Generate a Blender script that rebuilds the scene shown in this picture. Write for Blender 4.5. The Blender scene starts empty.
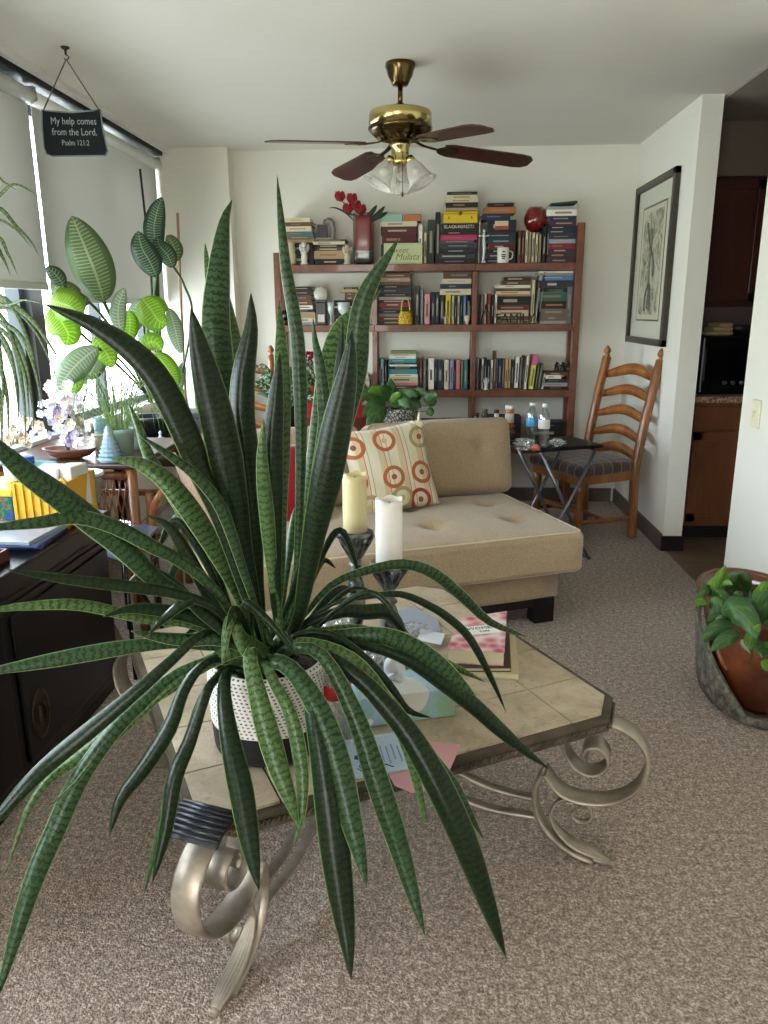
import bpy, bmesh, math, random
from mathutils import Vector, Matrix, noise
random.seed(7)
SC=bpy.context.scene; COL=SC.collection
# ------------------------------------------------------------ camera model
F_,P_,YAW,ROLL,HC=765.6,.2569,.0592,.0051,1.378
def ray(u,v):
    a,b=u-384,512-v
    cr,sr=math.cos(ROLL),math.sin(ROLL)
    A=(cr*a+sr*b)/F_; dv=(-sr*a+cr*b)/F_
    y=math.cos(P_)+dv*math.sin(P_); z=-math.sin(P_)+dv*math.cos(P_)
    c,s=math.cos(YAW),math.sin(YAW)
    return Vector((c*A-s*y, s*A+c*y, z))
def _p(r,t): return Vector((r.x*t,r.y*t,HC+r.z*t))
def aZ(u,v,z): r=ray(u,v); return _p(r,(z-HC)/r.z)
def aY(u,v,Y): r=ray(u,v); return _p(r,Y/r.y)
def aX(u,v,X): r=ray(u,v); return _p(r,X/r.x)
CAM=Vector((0,0,HC))
# ------------------------------------------------------------ materials
def s2l(h):
    if isinstance(h,str):
        h=h.lstrip('#'); c=[int(h[i:i+2],16)/255 for i in (0,2,4)]
    else: c=h
    return tuple((x/12.92 if x<=.04045 else ((x+.055)/1.055)**2.4) for x in c)+(1,)
_M={}
def mat(col,rough=.6,metal=0,spec=.5,trans=0,ior=1.45,emit=0,key='',coat=0,sheen=0):
    k=(col,rough,metal,spec,trans,emit,key,coat,sheen)
    if k in _M: return _M[k]
    m=bpy.data.materials.new('mat_'+str(col).strip('#')); m.use_nodes=True
    b=m.node_tree.nodes['Principled BSDF']
    b.inputs['Base Color'].default_value=s2l(col); b.inputs['Roughness'].default_value=rough
    b.inputs['Metallic'].default_value=metal; b.inputs['Specular IOR Level'].default_value=spec
    b.inputs['Transmission Weight'].default_value=trans; b.inputs['IOR'].default_value=ior
    b.inputs['Coat Weight'].default_value=coat; b.inputs['Sheen Weight'].default_value=sheen
    if emit: b.inputs['Emission Color'].default_value=s2l(col); b.inputs['Emission Strength'].default_value=emit
    _M[k]=m; return m
class NT:
    def __init__(s,name,rough=.6,**kw):
        s.m=bpy.data.materials.new(name); s.m.use_nodes=True; s.t=s.m.node_tree; s.b=s.t.nodes['Principled BSDF']
        s.b.inputs['Roughness'].default_value=rough
        for k,v in kw.items(): s.b.inputs[k.replace('_',' ')].default_value=v
        s.out=s.t.nodes['Material Output']
    def n(s,ty,**kw):
        x=s.t.nodes.new(ty)
        for k,v in kw.items():
            if k.startswith('i_'):
                kk=k[2:]; kk=int(kk) if kk.isdigit() else kk.replace('_',' ')
                x.inputs[kk].default_value=v
            else: setattr(x,k,v)
        return x
    def l(s,a,b): s.t.links.new(a,b)
    def coord(s,which='Object',scale=(1,1,1),rot=(0,0,0),loc=(0,0,0)):
        c=s.n('ShaderNodeTexCoord'); m=s.n('ShaderNodeMapping'); m.inputs['Scale'].default_value=scale; m.inputs['Rotation'].default_value=rot; m.inputs['Location'].default_value=loc
        s.l(c.outputs[which],m.inputs['Vector']); return m.outputs['Vector']
    def noise(s,vec,scale,detail=4,rough=.5,dist=0):
        x=s.n('ShaderNodeTexNoise'); x.inputs['Scale'].default_value=scale; x.inputs['Detail'].default_value=detail; x.inputs['Roughness'].default_value=rough; x.inputs['Distortion'].default_value=dist
        if vec: s.l(vec,x.inputs['Vector'])
        return x.outputs['Fac']
    def ramp(s,fac,stops,interp='LINEAR'):
        r=s.n('ShaderNodeValToRGB'); r.color_ramp.interpolation=interp
        e=r.color_ramp.elements
        while len(e)<len(stops): e.new(.5)
        for i,(p,c) in enumerate(stops): e[i].position=p; e[i].color=s2l(c)
        s.l(fac,r.inputs['Fac']); return r.outputs['Color']
    def mix(s,fac,a,b,bt='MIX'):
        x=s.n('ShaderNodeMix',data_type='RGBA',blend_type=bt)
        for v,i in ((fac,0),(a,6),(b,7)):
            if hasattr(v,'is_output'): s.l(v,x.inputs[i])
            elif i==0: x.inputs[0].default_value=v
            else: x.inputs[i].default_value=s2l(v)
        return x.outputs[2]
    def math(s,op,a,b=0,c=0):
        x=s.n('ShaderNodeMath',operation=op)
        for i,v in enumerate((a,b,c)):
            if hasattr(v,'is_output'): s.l(v,x.inputs[i])
            else: x.inputs[i].default_value=v
        return x.outputs[0]
    def color(s,c): s.l(c,s.b.inputs['Base Color'])
    def bump(s,h,strength=.3,dist=.01):
        x=s.n('ShaderNodeBump'); x.inputs['Strength'].default_value=strength; x.inputs['Distance'].default_value=dist
        s.l(h,x.inputs['Height']); s.l(x.outputs['Normal'],s.b.inputs['Normal'])
def wood(name,c1,c2,scale=(2,2,20),rough=.4,axis=None,coat=.1):
    w=NT(name,rough,Coat_Weight=coat); v=w.coord('Object',scale)
    f=w.noise(v,3,6,.6,1.2); w.color(w.ramp(f,[(.3,c1),(.7,c2)])); w.bump(f,.1,.003); return w.m
def glassmat(name='clear glass',tint='#ffffff',alpha=.85,rough=.03,k=.6):
    g=NT(name,rough); t=g.n('ShaderNodeBsdfTransparent'); t.inputs[0].default_value=s2l(tint)
    gl=g.n('ShaderNodeBsdfGlossy'); gl.inputs['Roughness'].default_value=rough
    lw=g.n('ShaderNodeLayerWeight'); lw.inputs['Blend'].default_value=.35
    f=g.math('MULTIPLY_ADD',g.math('POWER',lw.outputs['Facing'],3),k,1-alpha); m=g.n('ShaderNodeMixShader')
    g.l(f,m.inputs[0]); g.l(t.outputs[0],m.inputs[1]); g.l(gl.outputs[0],m.inputs[2]); g.l(m.outputs[0],g.out.inputs['Surface']); return g.m
# ------------------------------------------------------------ mesh builder
class MB:
    def __init__(s): s.bm=bmesh.new(); s.uv=None; s.mi=0; s.sm=False
    def _new(s,vs):
        for f in {f for v in vs for f in v.link_faces}: f.material_index=s.mi; f.smooth=s.sm
    def box(s,c,d,rz=0,bev=0,M=None,seg=2):
        m=Matrix.Translation(Vector(c))@Matrix.Rotation(rz,4,'Z') if M is None else M@Matrix.Translation(Vector(c))
        r=bmesh.ops.create_cube(s.bm,size=1,matrix=m@Matrix.Diagonal((d[0],d[1],d[2],1)))
        vs=r['verts']; 
        if bev>0:
            es=list({e for v in vs for e in v.link_edges})
            b=bmesh.ops.bevel(s.bm,geom=es,offset=bev,segments=seg,affect='EDGES',profile=.5)
            for f in b['faces']: f.material_index=s.mi
            vs=[v for v in vs if v.is_valid]+b['verts']
        s._new([v for v in vs if v.is_valid]); return s
    def tube(s,pts,r,seg=8,closed=False,cap=True,flat=1):
        pts=[Vector(p) for p in pts]; n=len(pts)
        rs=r if isinstance(r,(list,tuple)) else [r]*n
        rings=[]; prev=None
        for i,p in enumerate(pts):
            if closed: t=pts[(i+1)%n]-pts[i-1]
            else: t=pts[min(i+1,n-1)]-pts[max(i-1,0)]
            if t.length<1e-9: t=Vector((0,0,1))
            t.normalize()
            if prev is None:
                a=Vector((0,0,1)) if abs(t.z)<.9 else Vector((1,0,0)); x=t.cross(a).normalized()
            else:
                x=prev-t*prev.dot(t); x=x.normalized() if x.length>1e-6 else t.orthogonal().normalized()
            prev=x; y=t.cross(x)
            rings.append([s.bm.verts.new(p+(x*math.cos(k*2*math.pi/seg)+y*flat*math.sin(k*2*math.pi/seg))*rs[i]) for k in range(seg)])
        m=n if closed else n-1
        for i in range(m):
            A,B=rings[i],rings[(i+1)%n]
            for k in range(seg):
                f=s.bm.faces.new((A[k],A[(k+1)%seg],B[(k+1)%seg],B[k])); f.smooth=True; f.material_index=s.mi
        if cap and not closed:
            for R,fl in ((rings[0],1),(rings[-1],0)):
                f=s.bm.faces.new(R[::-1] if fl else R); f.material_index=s.mi
        return s
    def lathe(s,prof,c=(0,0,0),seg=24,M=None,smooth=True,sx=1,sy=1):
        c=Vector(c); rings=[]
        for (r,z) in prof:
            if r<1e-6:
                p=Vector((0,0,z)); p=(M@p) if M else p+c; rings.append([s.bm.verts.new(p)])
            else:
                R=[]
                for k in range(seg):
                    a=k*2*math.pi/seg; p=Vector((r*math.cos(a)*sx,r*math.sin(a)*sy,z)); p=(M@p) if M else p+c
                    R.append(s.bm.verts.new(p))
                rings.append(R)
        for A,B in zip(rings,rings[1:]):
            for k in range(seg):
                a0,a1=A[k%len(A)],A[(k+1)%len(A)]; b0,b1=B[k%len(B)],B[(k+1)%len(B)]
                vs=[]
                for v in (a0,a1,b1,b0):
                    if v not in vs: vs.append(v)
                if len(vs)>2:
                    f=s.bm.faces.new(vs); f.smooth=smooth; f.material_index=s.mi
        return s
    def cyl(s,a,b,r,r2=None,seg=16): 
        r2=r if r2 is None else r2
        return s.tube([a,b],[r,r2],seg)
    def prism(s,poly,h0,h1,M=None,smooth=False):
        M=M or Matrix(); A=[s.bm.verts.new(M@Vector((x,y,h0))) for x,y in poly]; B=[s.bm.verts.new(M@Vector((x,y,h1))) for x,y in poly]
        n=len(poly); fs=[s.bm.faces.new(A[::-1]),s.bm.faces.new(B)]
        for k in range(n): fs.append(s.bm.faces.new((A[k],A[(k+1)%n],B[(k+1)%n],B[k])))
        for f in fs: f.material_index=s.mi
        if smooth:
            for f in fs[2:]: f.smooth=True
        return s
    def ico(s,c,r,sub=2,M=None,sc=(1,1,1)):
        m=Matrix.Translation(Vector(c))@(M or Matrix())@Matrix.Diagonal((sc[0]*r,sc[1]*r,sc[2]*r,1))
        o=bmesh.ops.create_icosphere(s.bm,subdivisions=sub,radius=1,matrix=m)
        for f in {f for v in o['verts'] for f in v.link_faces}: f.smooth=True; f.material_index=s.mi
        return s
    def band(s,pts,wv,th,widths=None):
        """flat strip of full width |wv| along wv, thickness th in the plane of the path"""
        pts=[Vector(p) for p in pts]; wv=Vector(wv); wn=wv.normalized(); R=[]
        for i,p in enumerate(pts):
            t=(pts[min(i+1,len(pts)-1)]-pts[max(i-1,0)]).normalized(); nn=t.cross(wn).normalized()
            w=wv/2*(widths[i] if widths else 1); q=nn*th/2
            R.append([s.bm.verts.new(p+a) for a in (w*.86+q,w+q*.2,w-q*.2,w*.86-q,-w*.86-q,-w-q*.2,-w+q*.2,-w*.86+q)])
        for A,B in zip(R,R[1:]):
            for k in range(8):
                f=s.bm.faces.new((A[k],A[(k+1)%8],B[(k+1)%8],B[k])); f.smooth=True; f.material_index=s.mi
        for r_ in (R[0][::-1],R[-1]): s.bm.faces.new(r_).material_index=s.mi
        return s
    def quad(s,a,b,c,d):
        f=s.bm.faces.new([s.bm.verts.new(Vector(p)) for p in (a,b,c,d)]); f.material_index=s.mi; return s
    def build(s,name,mats,parent=None,smooth=None,auto=False):
        me=bpy.data.meshes.new(name); bmesh.ops.recalc_face_normals(s.bm,faces=s.bm.faces[:]); 
        if smooth is not None:
            for f in s.bm.faces: f.smooth=smooth
        s.bm.to_mesh(me); s.bm.free()
        if auto:
            for p in me.polygons: p.use_smooth=True
            try: me.set_sharp_from_angle(angle=math.radians(40))
            except Exception: pass
        o=bpy.data.objects.new(name,me); COL.objects.link(o)
        for m in (mats if isinstance(mats,(list,tuple)) else [mats]): me.materials.append(m)
        if parent is not None:
            o.parent=parent
            if parent.type=='EMPTY' and parent.get('w'): o.location=-Vector(parent.location)
        return o
WORLD_T=[]
def thing(name,label,cat,loc=(0,0,0),rz=0,group=None,world=True):
    o=bpy.data.objects.new(name,None); COL.objects.link(o); o.location=loc; o.rotation_euler=(0,0,rz); o.empty_display_size=.05
    o['label']=label; o['category']=cat
    if group: o['group']=group
    if world: o['w']=1; WORLD_T.append(o)
    return o
def tag(o,label=None,cat=None,group=None,kind=None):
    if label: o['label']=label
    if cat: o['category']=cat
    if group: o['group']=group
    if kind: o['kind']=kind
    return o
def struct(o,label=None): o['kind']='structure'; return o
def center(o):
    """move a top-level mesh's origin to its base centre"""
    me=o.data; xs=[v.co for v in me.vertices]
    if not xs: return o
    c=Vector((sum(v.x for v in xs)/len(xs),sum(v.y for v in xs)/len(xs),min(v.z for v in xs)))
    me.transform(Matrix.Translation(-c)); o.location=o.location+c; return o
def cat_rom(P,n=6):
    P=[Vector(p) for p in P]; 
    if len(P)<3: return [P[0].lerp(P[-1],i/n) for i in range(n+1)]
    Q=[P[0]*2-P[1]]+P+[P[-1]*2-P[-2]]; out=[]
    for i in range(1,len(Q)-2):
        a,b,c,d=Q[i-1:i+3]
        for k in range(n):
            t=k/n; out.append(.5*((2*b)+(-a+c)*t+(2*a-5*b+4*c-d)*t*t+(-a+3*b-3*c+d)*t**3))
    out.append(P[-1]); return out
def text(body,size,M,m,parent=None,name='lettering',depth=.0006,align='CENTER',sx=1,shear=0):
    cu=bpy.data.curves.new('t','FONT'); cu.body=body; cu.size=size; cu.extrude=depth; cu.align_x=align; cu.align_y='CENTER'; cu.shear=shear; cu.resolution_u=2
    t=bpy.data.objects.new('t',cu); COL.objects.link(t); bpy.context.view_layer.update()
    me=bpy.data.meshes.new_from_object(t.evaluated_get(bpy.context.evaluated_depsgraph_get()))
    bpy.data.objects.remove(t); me.transform(M@Matrix.Diagonal((sx,1,1,1))); me.materials.clear(); me.materials.append(m)
    o=bpy.data.objects.new(name,me); COL.objects.link(o)
    if parent is not None:
        o.parent=parent
        if parent.type=='EMPTY' and parent.get('w'): o.location=-Vector(parent.location)
    return o
def basis(o,x,y):
    x=Vector(x).normalized(); y=Vector(y); y=(y-x*y.dot(x)).normalized(); z=x.cross(y)
    return Matrix(((x.x,y.x,z.x,o[0]),(x.y,y.y,z.y,o[1]),(x.z,y.z,z.z,o[2]),(0,0,0,1)))
def rbox(mb,size,r,N=10,M=None,fn=None):
    """rounded, optionally puffed box centred on the origin"""
    b=bmesh.new(); bmesh.ops.create_cube(b,size=2); bmesh.ops.subdivide_edges(b,edges=b.edges[:],cuts=N,use_grid_fill=True)
    h=Vector(size)/2; M=M or Matrix(); mp={}
    def wp(t,hh):  # pull grid lines towards the rounded rim
        return t
    for v in b.verts:
        p=Vector((v.co.x*h.x,v.co.y*h.y,v.co.z*h.z)); q=Vector([max(-(h[i]-r),min(h[i]-r,p[i])) for i in range(3)]); d=p-q
        if d.length>1e-9: p=q+d.normalized()*r
        if fn: p=fn(p,h)
        mp[v]=mb.bm.verts.new(M@p)
    for f in b.faces:
        g=mb.bm.faces.new([mp[v] for v in f.verts]); g.smooth=True; g.material_index=mb.mi
    b.free(); return mb
def leaf_mesh(mb,pts,w,prof='sword',fold=.18,twist=0,th=.0016,n=5,wave=0,uvl=None,view=True,seed=0,side0=None):
    """blade with real thickness along 3D points (base->tip); w = full width in metres"""
    C=cat_rom(pts,max(3,int(26/max(1,len(pts)-1)))); L=len(C); uv=mb.bm.loops.layers.uv.verify(); rows=[]
    d=[0]; 
    for a,b in zip(C,C[1:]): d.append(d[-1]+(b-a).length)
    D=d[-1]; K=5; rnd=random.Random(seed)
    ph=rnd.random()*6
    for i,p in enumerate(C):
        s=d[i]/D; t=(C[min(i+1,L-1)]-C[max(i-1,0)]).normalized()
        vd=(p-CAM).normalized() if view else Vector(side0 or (0,1,.3)).normalized()
        x=t.cross(vd); x=x.normalized() if x.length>.05 else t.orthogonal().normalized()
        x=Matrix.Rotation(twist*(.4+.6*s),3,t)@x; z=x.cross(t).normalized()
        if prof=='sword': k=(.20+.80*(s/.62)**1.25) if s<.62 else (1 if s<.68 else max(0,1-((s-.68)/.32)**1.9)**.8)
        elif prof=='ovate': k=max(0,(s**.6)*((1-s)**.7))/.407
        elif prof=='heart': k=max(0,(s**.42)*((1-s)**.78))/.455
        elif prof=='grass': k=(.5+.5*min(1,s*4))*(1-s**3)
        elif prof=='petal': k=max(.15,math.sin(math.pi*(.12+.8*s)))
        k=max(k,.02); row=[]
        for side in (1,-1):
            for j in range(K):
                e=(j/(K-1)*2-1)*side
                off=x*(e*w/2*k)+z*(-(1-abs(e))*w*fold*k+wave*w*math.sin(s*17+ph)*abs(e)*(1 if e>0 else -.6))
                row.append((mb.bm.verts.new(p+off+z*(th*.5*side*(1-.6*abs(e)))),(e*.5+.5,s*D*10)))
        rows.append(row)
    m=2*K
    for A,B in zip(rows,rows[1:]):
        for k in range(m):
            q=(A[k],A[(k+1)%m],B[(k+1)%m],B[k]); f=mb.bm.faces.new([v for v,_ in q]); f.smooth=True; f.material_index=mb.mi
            for lp,(v,c) in zip(f.loops,q): lp[uv].uv=c
    for R in (rows[0],rows[-1]):
        f=mb.bm.faces.new([v for v,_ in R]); f.material_index=mb.mi
    return mb
ORD=['bottom','second from the bottom','third from the bottom','fourth from the bottom','fifth from the bottom','sixth from the bottom','seventh from the bottom','eighth from the bottom','ninth from the bottom','tenth from the bottom','eleventh from the bottom','twelfth from the bottom']
ORL=['leftmost','second from the left','third from the left','fourth from the left','fifth from the left','sixth from the left','seventh from the left','eighth from the left','ninth from the left','tenth from the left','eleventh from the left','twelfth from the left','thirteenth from the left','fourteenth from the left','fifteenth from the left','sixteenth from the left']
EXPO=1.45
WORLD_S=7.0
BLIND_T=.25
# ============================================================ camera, world, light
cam=bpy.data.cameras.new('camera'); co=bpy.data.objects.new('camera',cam); COL.objects.link(co); SC.camera=co
cam.sensor_fit='VERTICAL'; cam.sensor_height=24; cam.lens=F_/1024*24; cam.clip_start=.02
fw=ray(384,512).normalized(); rt=(ray(484,512)-ray(384,512)).normalized(); up=rt.cross(fw)
co.matrix_world=Matrix(((rt.x,up.x,-fw.x,0),(rt.y,up.y,-fw.y,0),(rt.z,up.z,-fw.z,HC),(0,0,0,1)))
SC.view_settings.view_transform='Standard'; SC.view_settings.look='None'; SC.view_settings.gamma=1; SC.view_settings.use_curve_mapping=False
SC.view_settings.exposure=EXPO
w=bpy.data.worlds.new('sky'); SC.world=w; w.use_nodes=True; nt=w.node_tree; bg=nt.nodes['Background']
tc=nt.nodes.new('ShaderNodeTexCoord'); sx=nt.nodes.new('ShaderNodeSeparateXYZ'); rp=nt.nodes.new('ShaderNodeValToRGB')
nt.links.new(tc.outputs['Generated'],sx.inputs[0]); nt.links.new(sx.outputs['Z'],rp.inputs['Fac']); nt.links.new(rp.outputs['Color'],bg.inputs['Color'])
e=rp.color_ramp.elements; e[0].position=0; e[0].color=(.80,.79,.75,1); e[1].position=.12; e[1].color=(.97,.985,1.03,1)
bg.inputs['Strength'].default_value=WORLD_S
def portal(loc,rot,sx,sy):
    l=bpy.data.lights.new('window_portal','AREA'); l.shape='RECTANGLE'; l.size=sx; l.size_y=sy; l.cycles.is_portal=True
    o=bpy.data.objects.new('window_portal',l); COL.objects.link(o); o.location=loc; o.rotation_euler=rot
def area(loc,rot,sx,sy,p,col):
    l=bpy.data.lights.new('daylight','AREA'); l.shape='RECTANGLE'; l.size=sx; l.size_y=sy; l.energy=p; l.color=col
    o=bpy.data.objects.new('daylight',l); COL.objects.link(o); o.location=loc; o.rotation_euler=rot
# ============================================================ materials of the setting
def wallmat(name,c1,c2):
    w=NT(name,.75); v=w.coord('Object'); w.color(w.ramp(w.noise(v,1.3,3),[(.3,c1),(.7,c2)])); w.bump(w.noise(v,160,3),.12,.002); return w.m
M_wall=wallmat('painted wall','#e4e2d6','#dedccf'); M_ceil=wallmat('ceiling paint','#dddacf','#d8d5c9')
def carpet():
    w=NT('looped carpet',.95,Specular_IOR_Level=.1,Sheen_Weight=.25); v=w.coord('Object')
    a=w.noise(v,150,3,.7); b=w.noise(v,55,3,.6); c=w.noise(v,1.6,3,.5)
    col=w.ramp(w.math('ADD',w.math('MULTIPLY',a,.65),w.math('MULTIPLY',b,.35)),[(.36,'#62534a'),(.5,'#a69385'),(.61,'#e6d4c6')])
    col=w.mix(w.math('MULTIPLY',c,.45),col,w.mix(.5,col,'#8a7a6c','MULTIPLY')); w.color(col)
    vo=w.n('ShaderNodeTexVoronoi',i_Scale=190.); w.l(v,vo.inputs['Vector'])
    w.bump(w.math('ADD',w.math('MULTIPLY',vo.outputs['Distance'],-1),a),.9,.006); return w.m
M_carpet=carpet()
M_vinyl=wood('vinyl plank','#6b5644','#8a7260',(1,9,1),.45)
M_base=NT('dark cove base',.5); _v=M_base.coord('Object',(1,1,1)); M_base.color(M_base.ramp(M_base.noise(_v,6,4),[(.3,'#4d443e'),(.7,'#6a5f57')])); M_base=M_base.m
# ============================================================ room shell
H=2.44
struct(MB().box((-.285,1.5,-.03),(3.37,8.4,.06)).build('floor',M_carpet))
struct(MB().box((2.35,3.3,-.034),(1.9,4.9,.06)).build('floor_kitchen',M_vinyl))
struct(MB().box((.55,1.5,H+.05),(5.4,8.4,.1)).build('ceiling',M_ceil))
struct(MB().box((-.2,5.69,H/2),(3.7,.14,H)).build('wall_back',M_wall))
struct(MB().box((-1.655,5.55,H/2),(.59,.14,H)).build('wall_corner_column',M_wall))
struct(MB().box((1.435,5.05,H/2),(.11,1.28,H)).build('wall_right',M_wall))
struct(MB().box((1.435,.44,H/2),(.11,6.07,H)).build('wall_doorway_side',M_wall))
# left wall as four pieces of one mesh with the three window openings
wl=MB(); X0,X1=-2.07,-1.95; xc=(X0+X1)/2
wl.box((xc,1.5,.39),(.12,8.4,.78)); wl.box((xc,1.5,2.40),(.12,8.4,.08))
for y0,y1 in ((5.42,5.62),(2.10,2.28),(-2.7,.25)): wl.box((xc,(y0+y1)/2,1.57),(.12,y1-y0,1.58))
struct(wl.build('wall_left',M_wall))
# wall behind the camera with an unseen opening sized for the fill daylight it adds
wb=MB(); wb.box((-1.75,-2.6,H/2),(.4,.12,H)); wb.box((.55,-2.6,H/2),(2.3,.12,H)); wb.box((-1.1,-2.6,2.3),(1.1,.12,.28))
struct(wb.build('wall_front',M_wall))
struct(MB().box((3.25,3.3,H/2),(.1,4.9,H)).build('wall_kitchen_right',M_wall))
struct(MB().box((2.35,5.75,H/2),(1.9,.1,H)).build('wall_kitchen_back',M_wall))
struct(MB().box((2.35,.85,H/2),(1.9,.1,H)).build('wall_kitchen_front',M_wall))
struct(MB().box((1.374,5.01,.05),(.014,1.2,.10)).build('baseboard_right',M_base))
struct(MB().box((1.436,4.404,.045),(.128,.014,.09)).build('baseboard_corner',mat('#141211',.5)))
struct(MB().box((.0,5.612,.05),(2.7,.016,.1)).build('baseboard_back',M_base))
struct(MB().box((1.374,.44,.05),(.014,6.05,.1)).build('baseboard_doorway_side',M_base))
struct(MB().box((-1.775,3.2,2.425),(.03,4.55,.03)).build('trim_1',mat('#ecebe6',.4)))
M_dark=mat('#26282a',.4,.4)
struct(MB().box((-1.85,3.2,2.415),(.1,4.55,.05)).build('trim_2',M_dark))
M_winfr=mat('#34383a',.45,.3); M_glass=glassmat('window glass','#f4fbff',.96)
for i,(y0,y1) in enumerate(((3.87,5.42),(2.28,3.75),(.25,2.10))):
    t=MB(); yc=(y0+y1)/2; 
    for y in (y0+.025,y1-.025): t.box((-2.0,y,1.57),(.07,.05,1.58))
    for z in (.805,2.335): t.box((-2.0,yc,z),(.07,y1-y0,.05))
    if i==0: t.box((-2.0,4.62,1.57),(.06,.035,1.58))
    if i==1: t.box((-2.0,3.10,1.57),(.06,.035,1.58))
    fo=struct(t.build('window_%d'%(i+1),M_winfr))
    MB().box((-2.0,yc,1.57),(.008,y1-y0-.08,1.5)).build('window_glass',M_glass,fo)
    portal((-2.08,yc,1.57),(0,-math.pi/2,0),1.5,y1-y0)
struct(MB().box((-1.99,3.81,1.57),(.11,.12,1.58)).build('trim_3',mat('#2a2c2e',.5)))
struct(MB().box((-1.92,3.83,.77),(.10,3.2,.03)).build('trim_4',mat('#e6e6e2',.4)))
portal((-1.08,-2.67,1.08),(-math.pi/2,0,0),1.0,2.16)
# kitchen soffit
M_kit_shade=mat('#6f6255',.7)  # brown grey puts the dim kitchen's shade into wall-coloured soffit and divider
struct(MB().box((2.35,5.32,2.285),(1.8,.76,.31)).build('trim_5',M_kit_shade))
struct(MB().box((2.35,3.3,2.432),(1.69,4.85,.016)).build('ceiling_kitchen',mat('#8d8377',.8)))  # thin sheet under the shared ceiling, darkened in colour for kitchen shade
# ============================================================ roller blinds
def blindmat():
    g=NT('blind fabric',.8); d=g.n('ShaderNodeBsdfDiffuse'); d.inputs[0].default_value=s2l('#c9c8c3'); t=g.n('ShaderNodeBsdfTranslucent'); t.inputs[0].default_value=s2l('#b4b2ab')
    m=g.n('ShaderNodeMixShader'); m.inputs[0].default_value=BLIND_T; g.l(d.outputs[0],m.inputs[1]); g.l(t.outputs[0],m.inputs[2]); g.l(m.outputs[0],g.out.inputs['Surface']); return g.m
M_blind=blindmat(); M_white=mat('#e9e9e4',.35)
for (y0,y1,zb,lab) in ((3.795,5.462,1.432,'pale grey roller blind of the far window behind the tall plant, pulled half down'),(2.15,3.772,1.487,'pale grey roller blind of the nearer window at the left edge, pulled half down'),(.15,2.06,1.50,'pale grey roller blind nearest the camera on the left wall, beside the chest')):  # last blind hangs out of view, added to make the daylight more directional
    yc=(y0+y1)/2; t=thing('roller_blind',lab,'blind',(-1.84,yc,zb))
    MB().tube([(-1.84,y0,2.335),(-1.84,y1,2.335)],.033,20).build('roller_tube',M_white,t)
    n=16; mb=MB()
    for k in range(n):
        a,b=y0+.015+(y1-y0-.03)*k/n,y0+.015+(y1-y0-.03)*(k+1)/n
    mb.box((-1.852,yc,(2.335+zb)/2),(.0016,y1-y0-.008,2.335-zb)); mb.build('shade',M_blind,t)
    MB().box((-1.852,yc,zb+.012),(.016,y1-y0-.008,.034),bev=.004).build('bottom_rail',mat('#c9c7c0',.5),t)
    for y in (y0-.003,y1+.003): MB().box((-1.842,y,2.35),(.05,.010,.06),bev=.004).build('bracket',mat('#8a8a88',.3,.8),t)
# light switch
t=thing('light_switch','cream light switch plate on the white wall beside the kitchen opening','switch',tuple(aX(756,414,1.375)))
p=aX(756,414,1.375); MB().box(p,(.009,.075,.12),bev=.003).build('switch_plate',mat('#dcd8b8',.4),t)
MB().box(p+Vector((-.008,0,.0)),(.012,.010,.024),bev=.002).build('toggle',mat('#cfcba8',.4),t)
# ============================================================ kitchen behind the opening
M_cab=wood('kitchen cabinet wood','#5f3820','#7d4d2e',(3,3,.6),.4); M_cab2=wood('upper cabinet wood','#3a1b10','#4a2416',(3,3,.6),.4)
def cab(name,lab,x0,x1,y0,y1,z0,z1,M,doors,base=False,drawer=0):
    t=thing(name,lab,'cabinet',((x0+x1)/2,(y0+y1)/2,z0)); zc=(z0+z1)/2
    b=MB(); k=.09 if base else 0
    b.box(((x0+x1)/2,(y0+y1)/2,(z0+k+z1)/2),(x1-x0,y1-y0,z1-z0-k)); b.build('body',M,t)
    if base: MB().box(((x0+x1)/2,(y0+y1)/2+.03,z0+.045),(x1-x0,y1-y0-.06,.09)).build('toe_kick',mat('#0f0d0c',.6),t)
    wd=(x1-x0)/doors
    for i in range(doors):
        a,c=x0+wd*i+.012,x0+wd*(i+1)-.012; zt=z1-(.17 if drawer else .015); zb=z0+k+.03
        m=MB(); yf=y0-.011; xm=(a+c)/2; fr=.055
        for (cx,cz,sx_,sz) in ((a+fr/2,(zb+zt)/2,fr,zt-zb),(c-fr/2,(zb+zt)/2,fr,zt-zb),(xm,zb+fr/2,c-a,fr),(xm,zt-fr/2,c-a,fr)): m.box((cx,yf,cz),(sx_,.022,sz),bev=.003)
        m.box((xm,yf+.004,(zb+zt)/2),(c-a-2*fr,.012,zt-zb-2*fr),bev=.003); m.build('door',M,t)
        if drawer: MB().box((xm,yf,z1-.085),(c-a,.022,.13),bev=.005).build('drawer',M,t)
cab('base_cabinet','warm brown base cabinet under the speckled worktop in the kitchen',1.56,2.40,4.64,5.24,0,.845,M_cab,2,True,1)
g=NT('speckled worktop',.3); v=g.coord('Object'); g.color(g.ramp(g.noise(v,90,3),[(.35,'#4a2c22'),(.5,'#9a7a66'),(.65,'#c9b09c')]))
tag(MB().box((1.98,4.93,.865),(.88,.65,.04),bev=.006).build('worktop',g.m),'speckled brown worktop seen through the kitchen opening','worktop'); 
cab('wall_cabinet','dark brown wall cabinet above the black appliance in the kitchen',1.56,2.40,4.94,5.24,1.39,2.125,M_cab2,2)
struct(MB().box((1.98,5.46,1.25),(.84,.44,2.5)).build('wall_kitchen_divider',M_kit_shade))
t=thing('microwave','black countertop appliance with three small knobs on the kitchen worktop','appliance',(1.86,4.9,.885))
M_blk=mat('#08080a',.25); MB().box((1.86,4.9,1.055),(.5,.36,.34),bev=.012).build('housing',M_blk,t)
MB().box((1.80,4.714,1.06),(.34,.012,.19),bev=.003).build('door',mat('#050506',.1),t)
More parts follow.
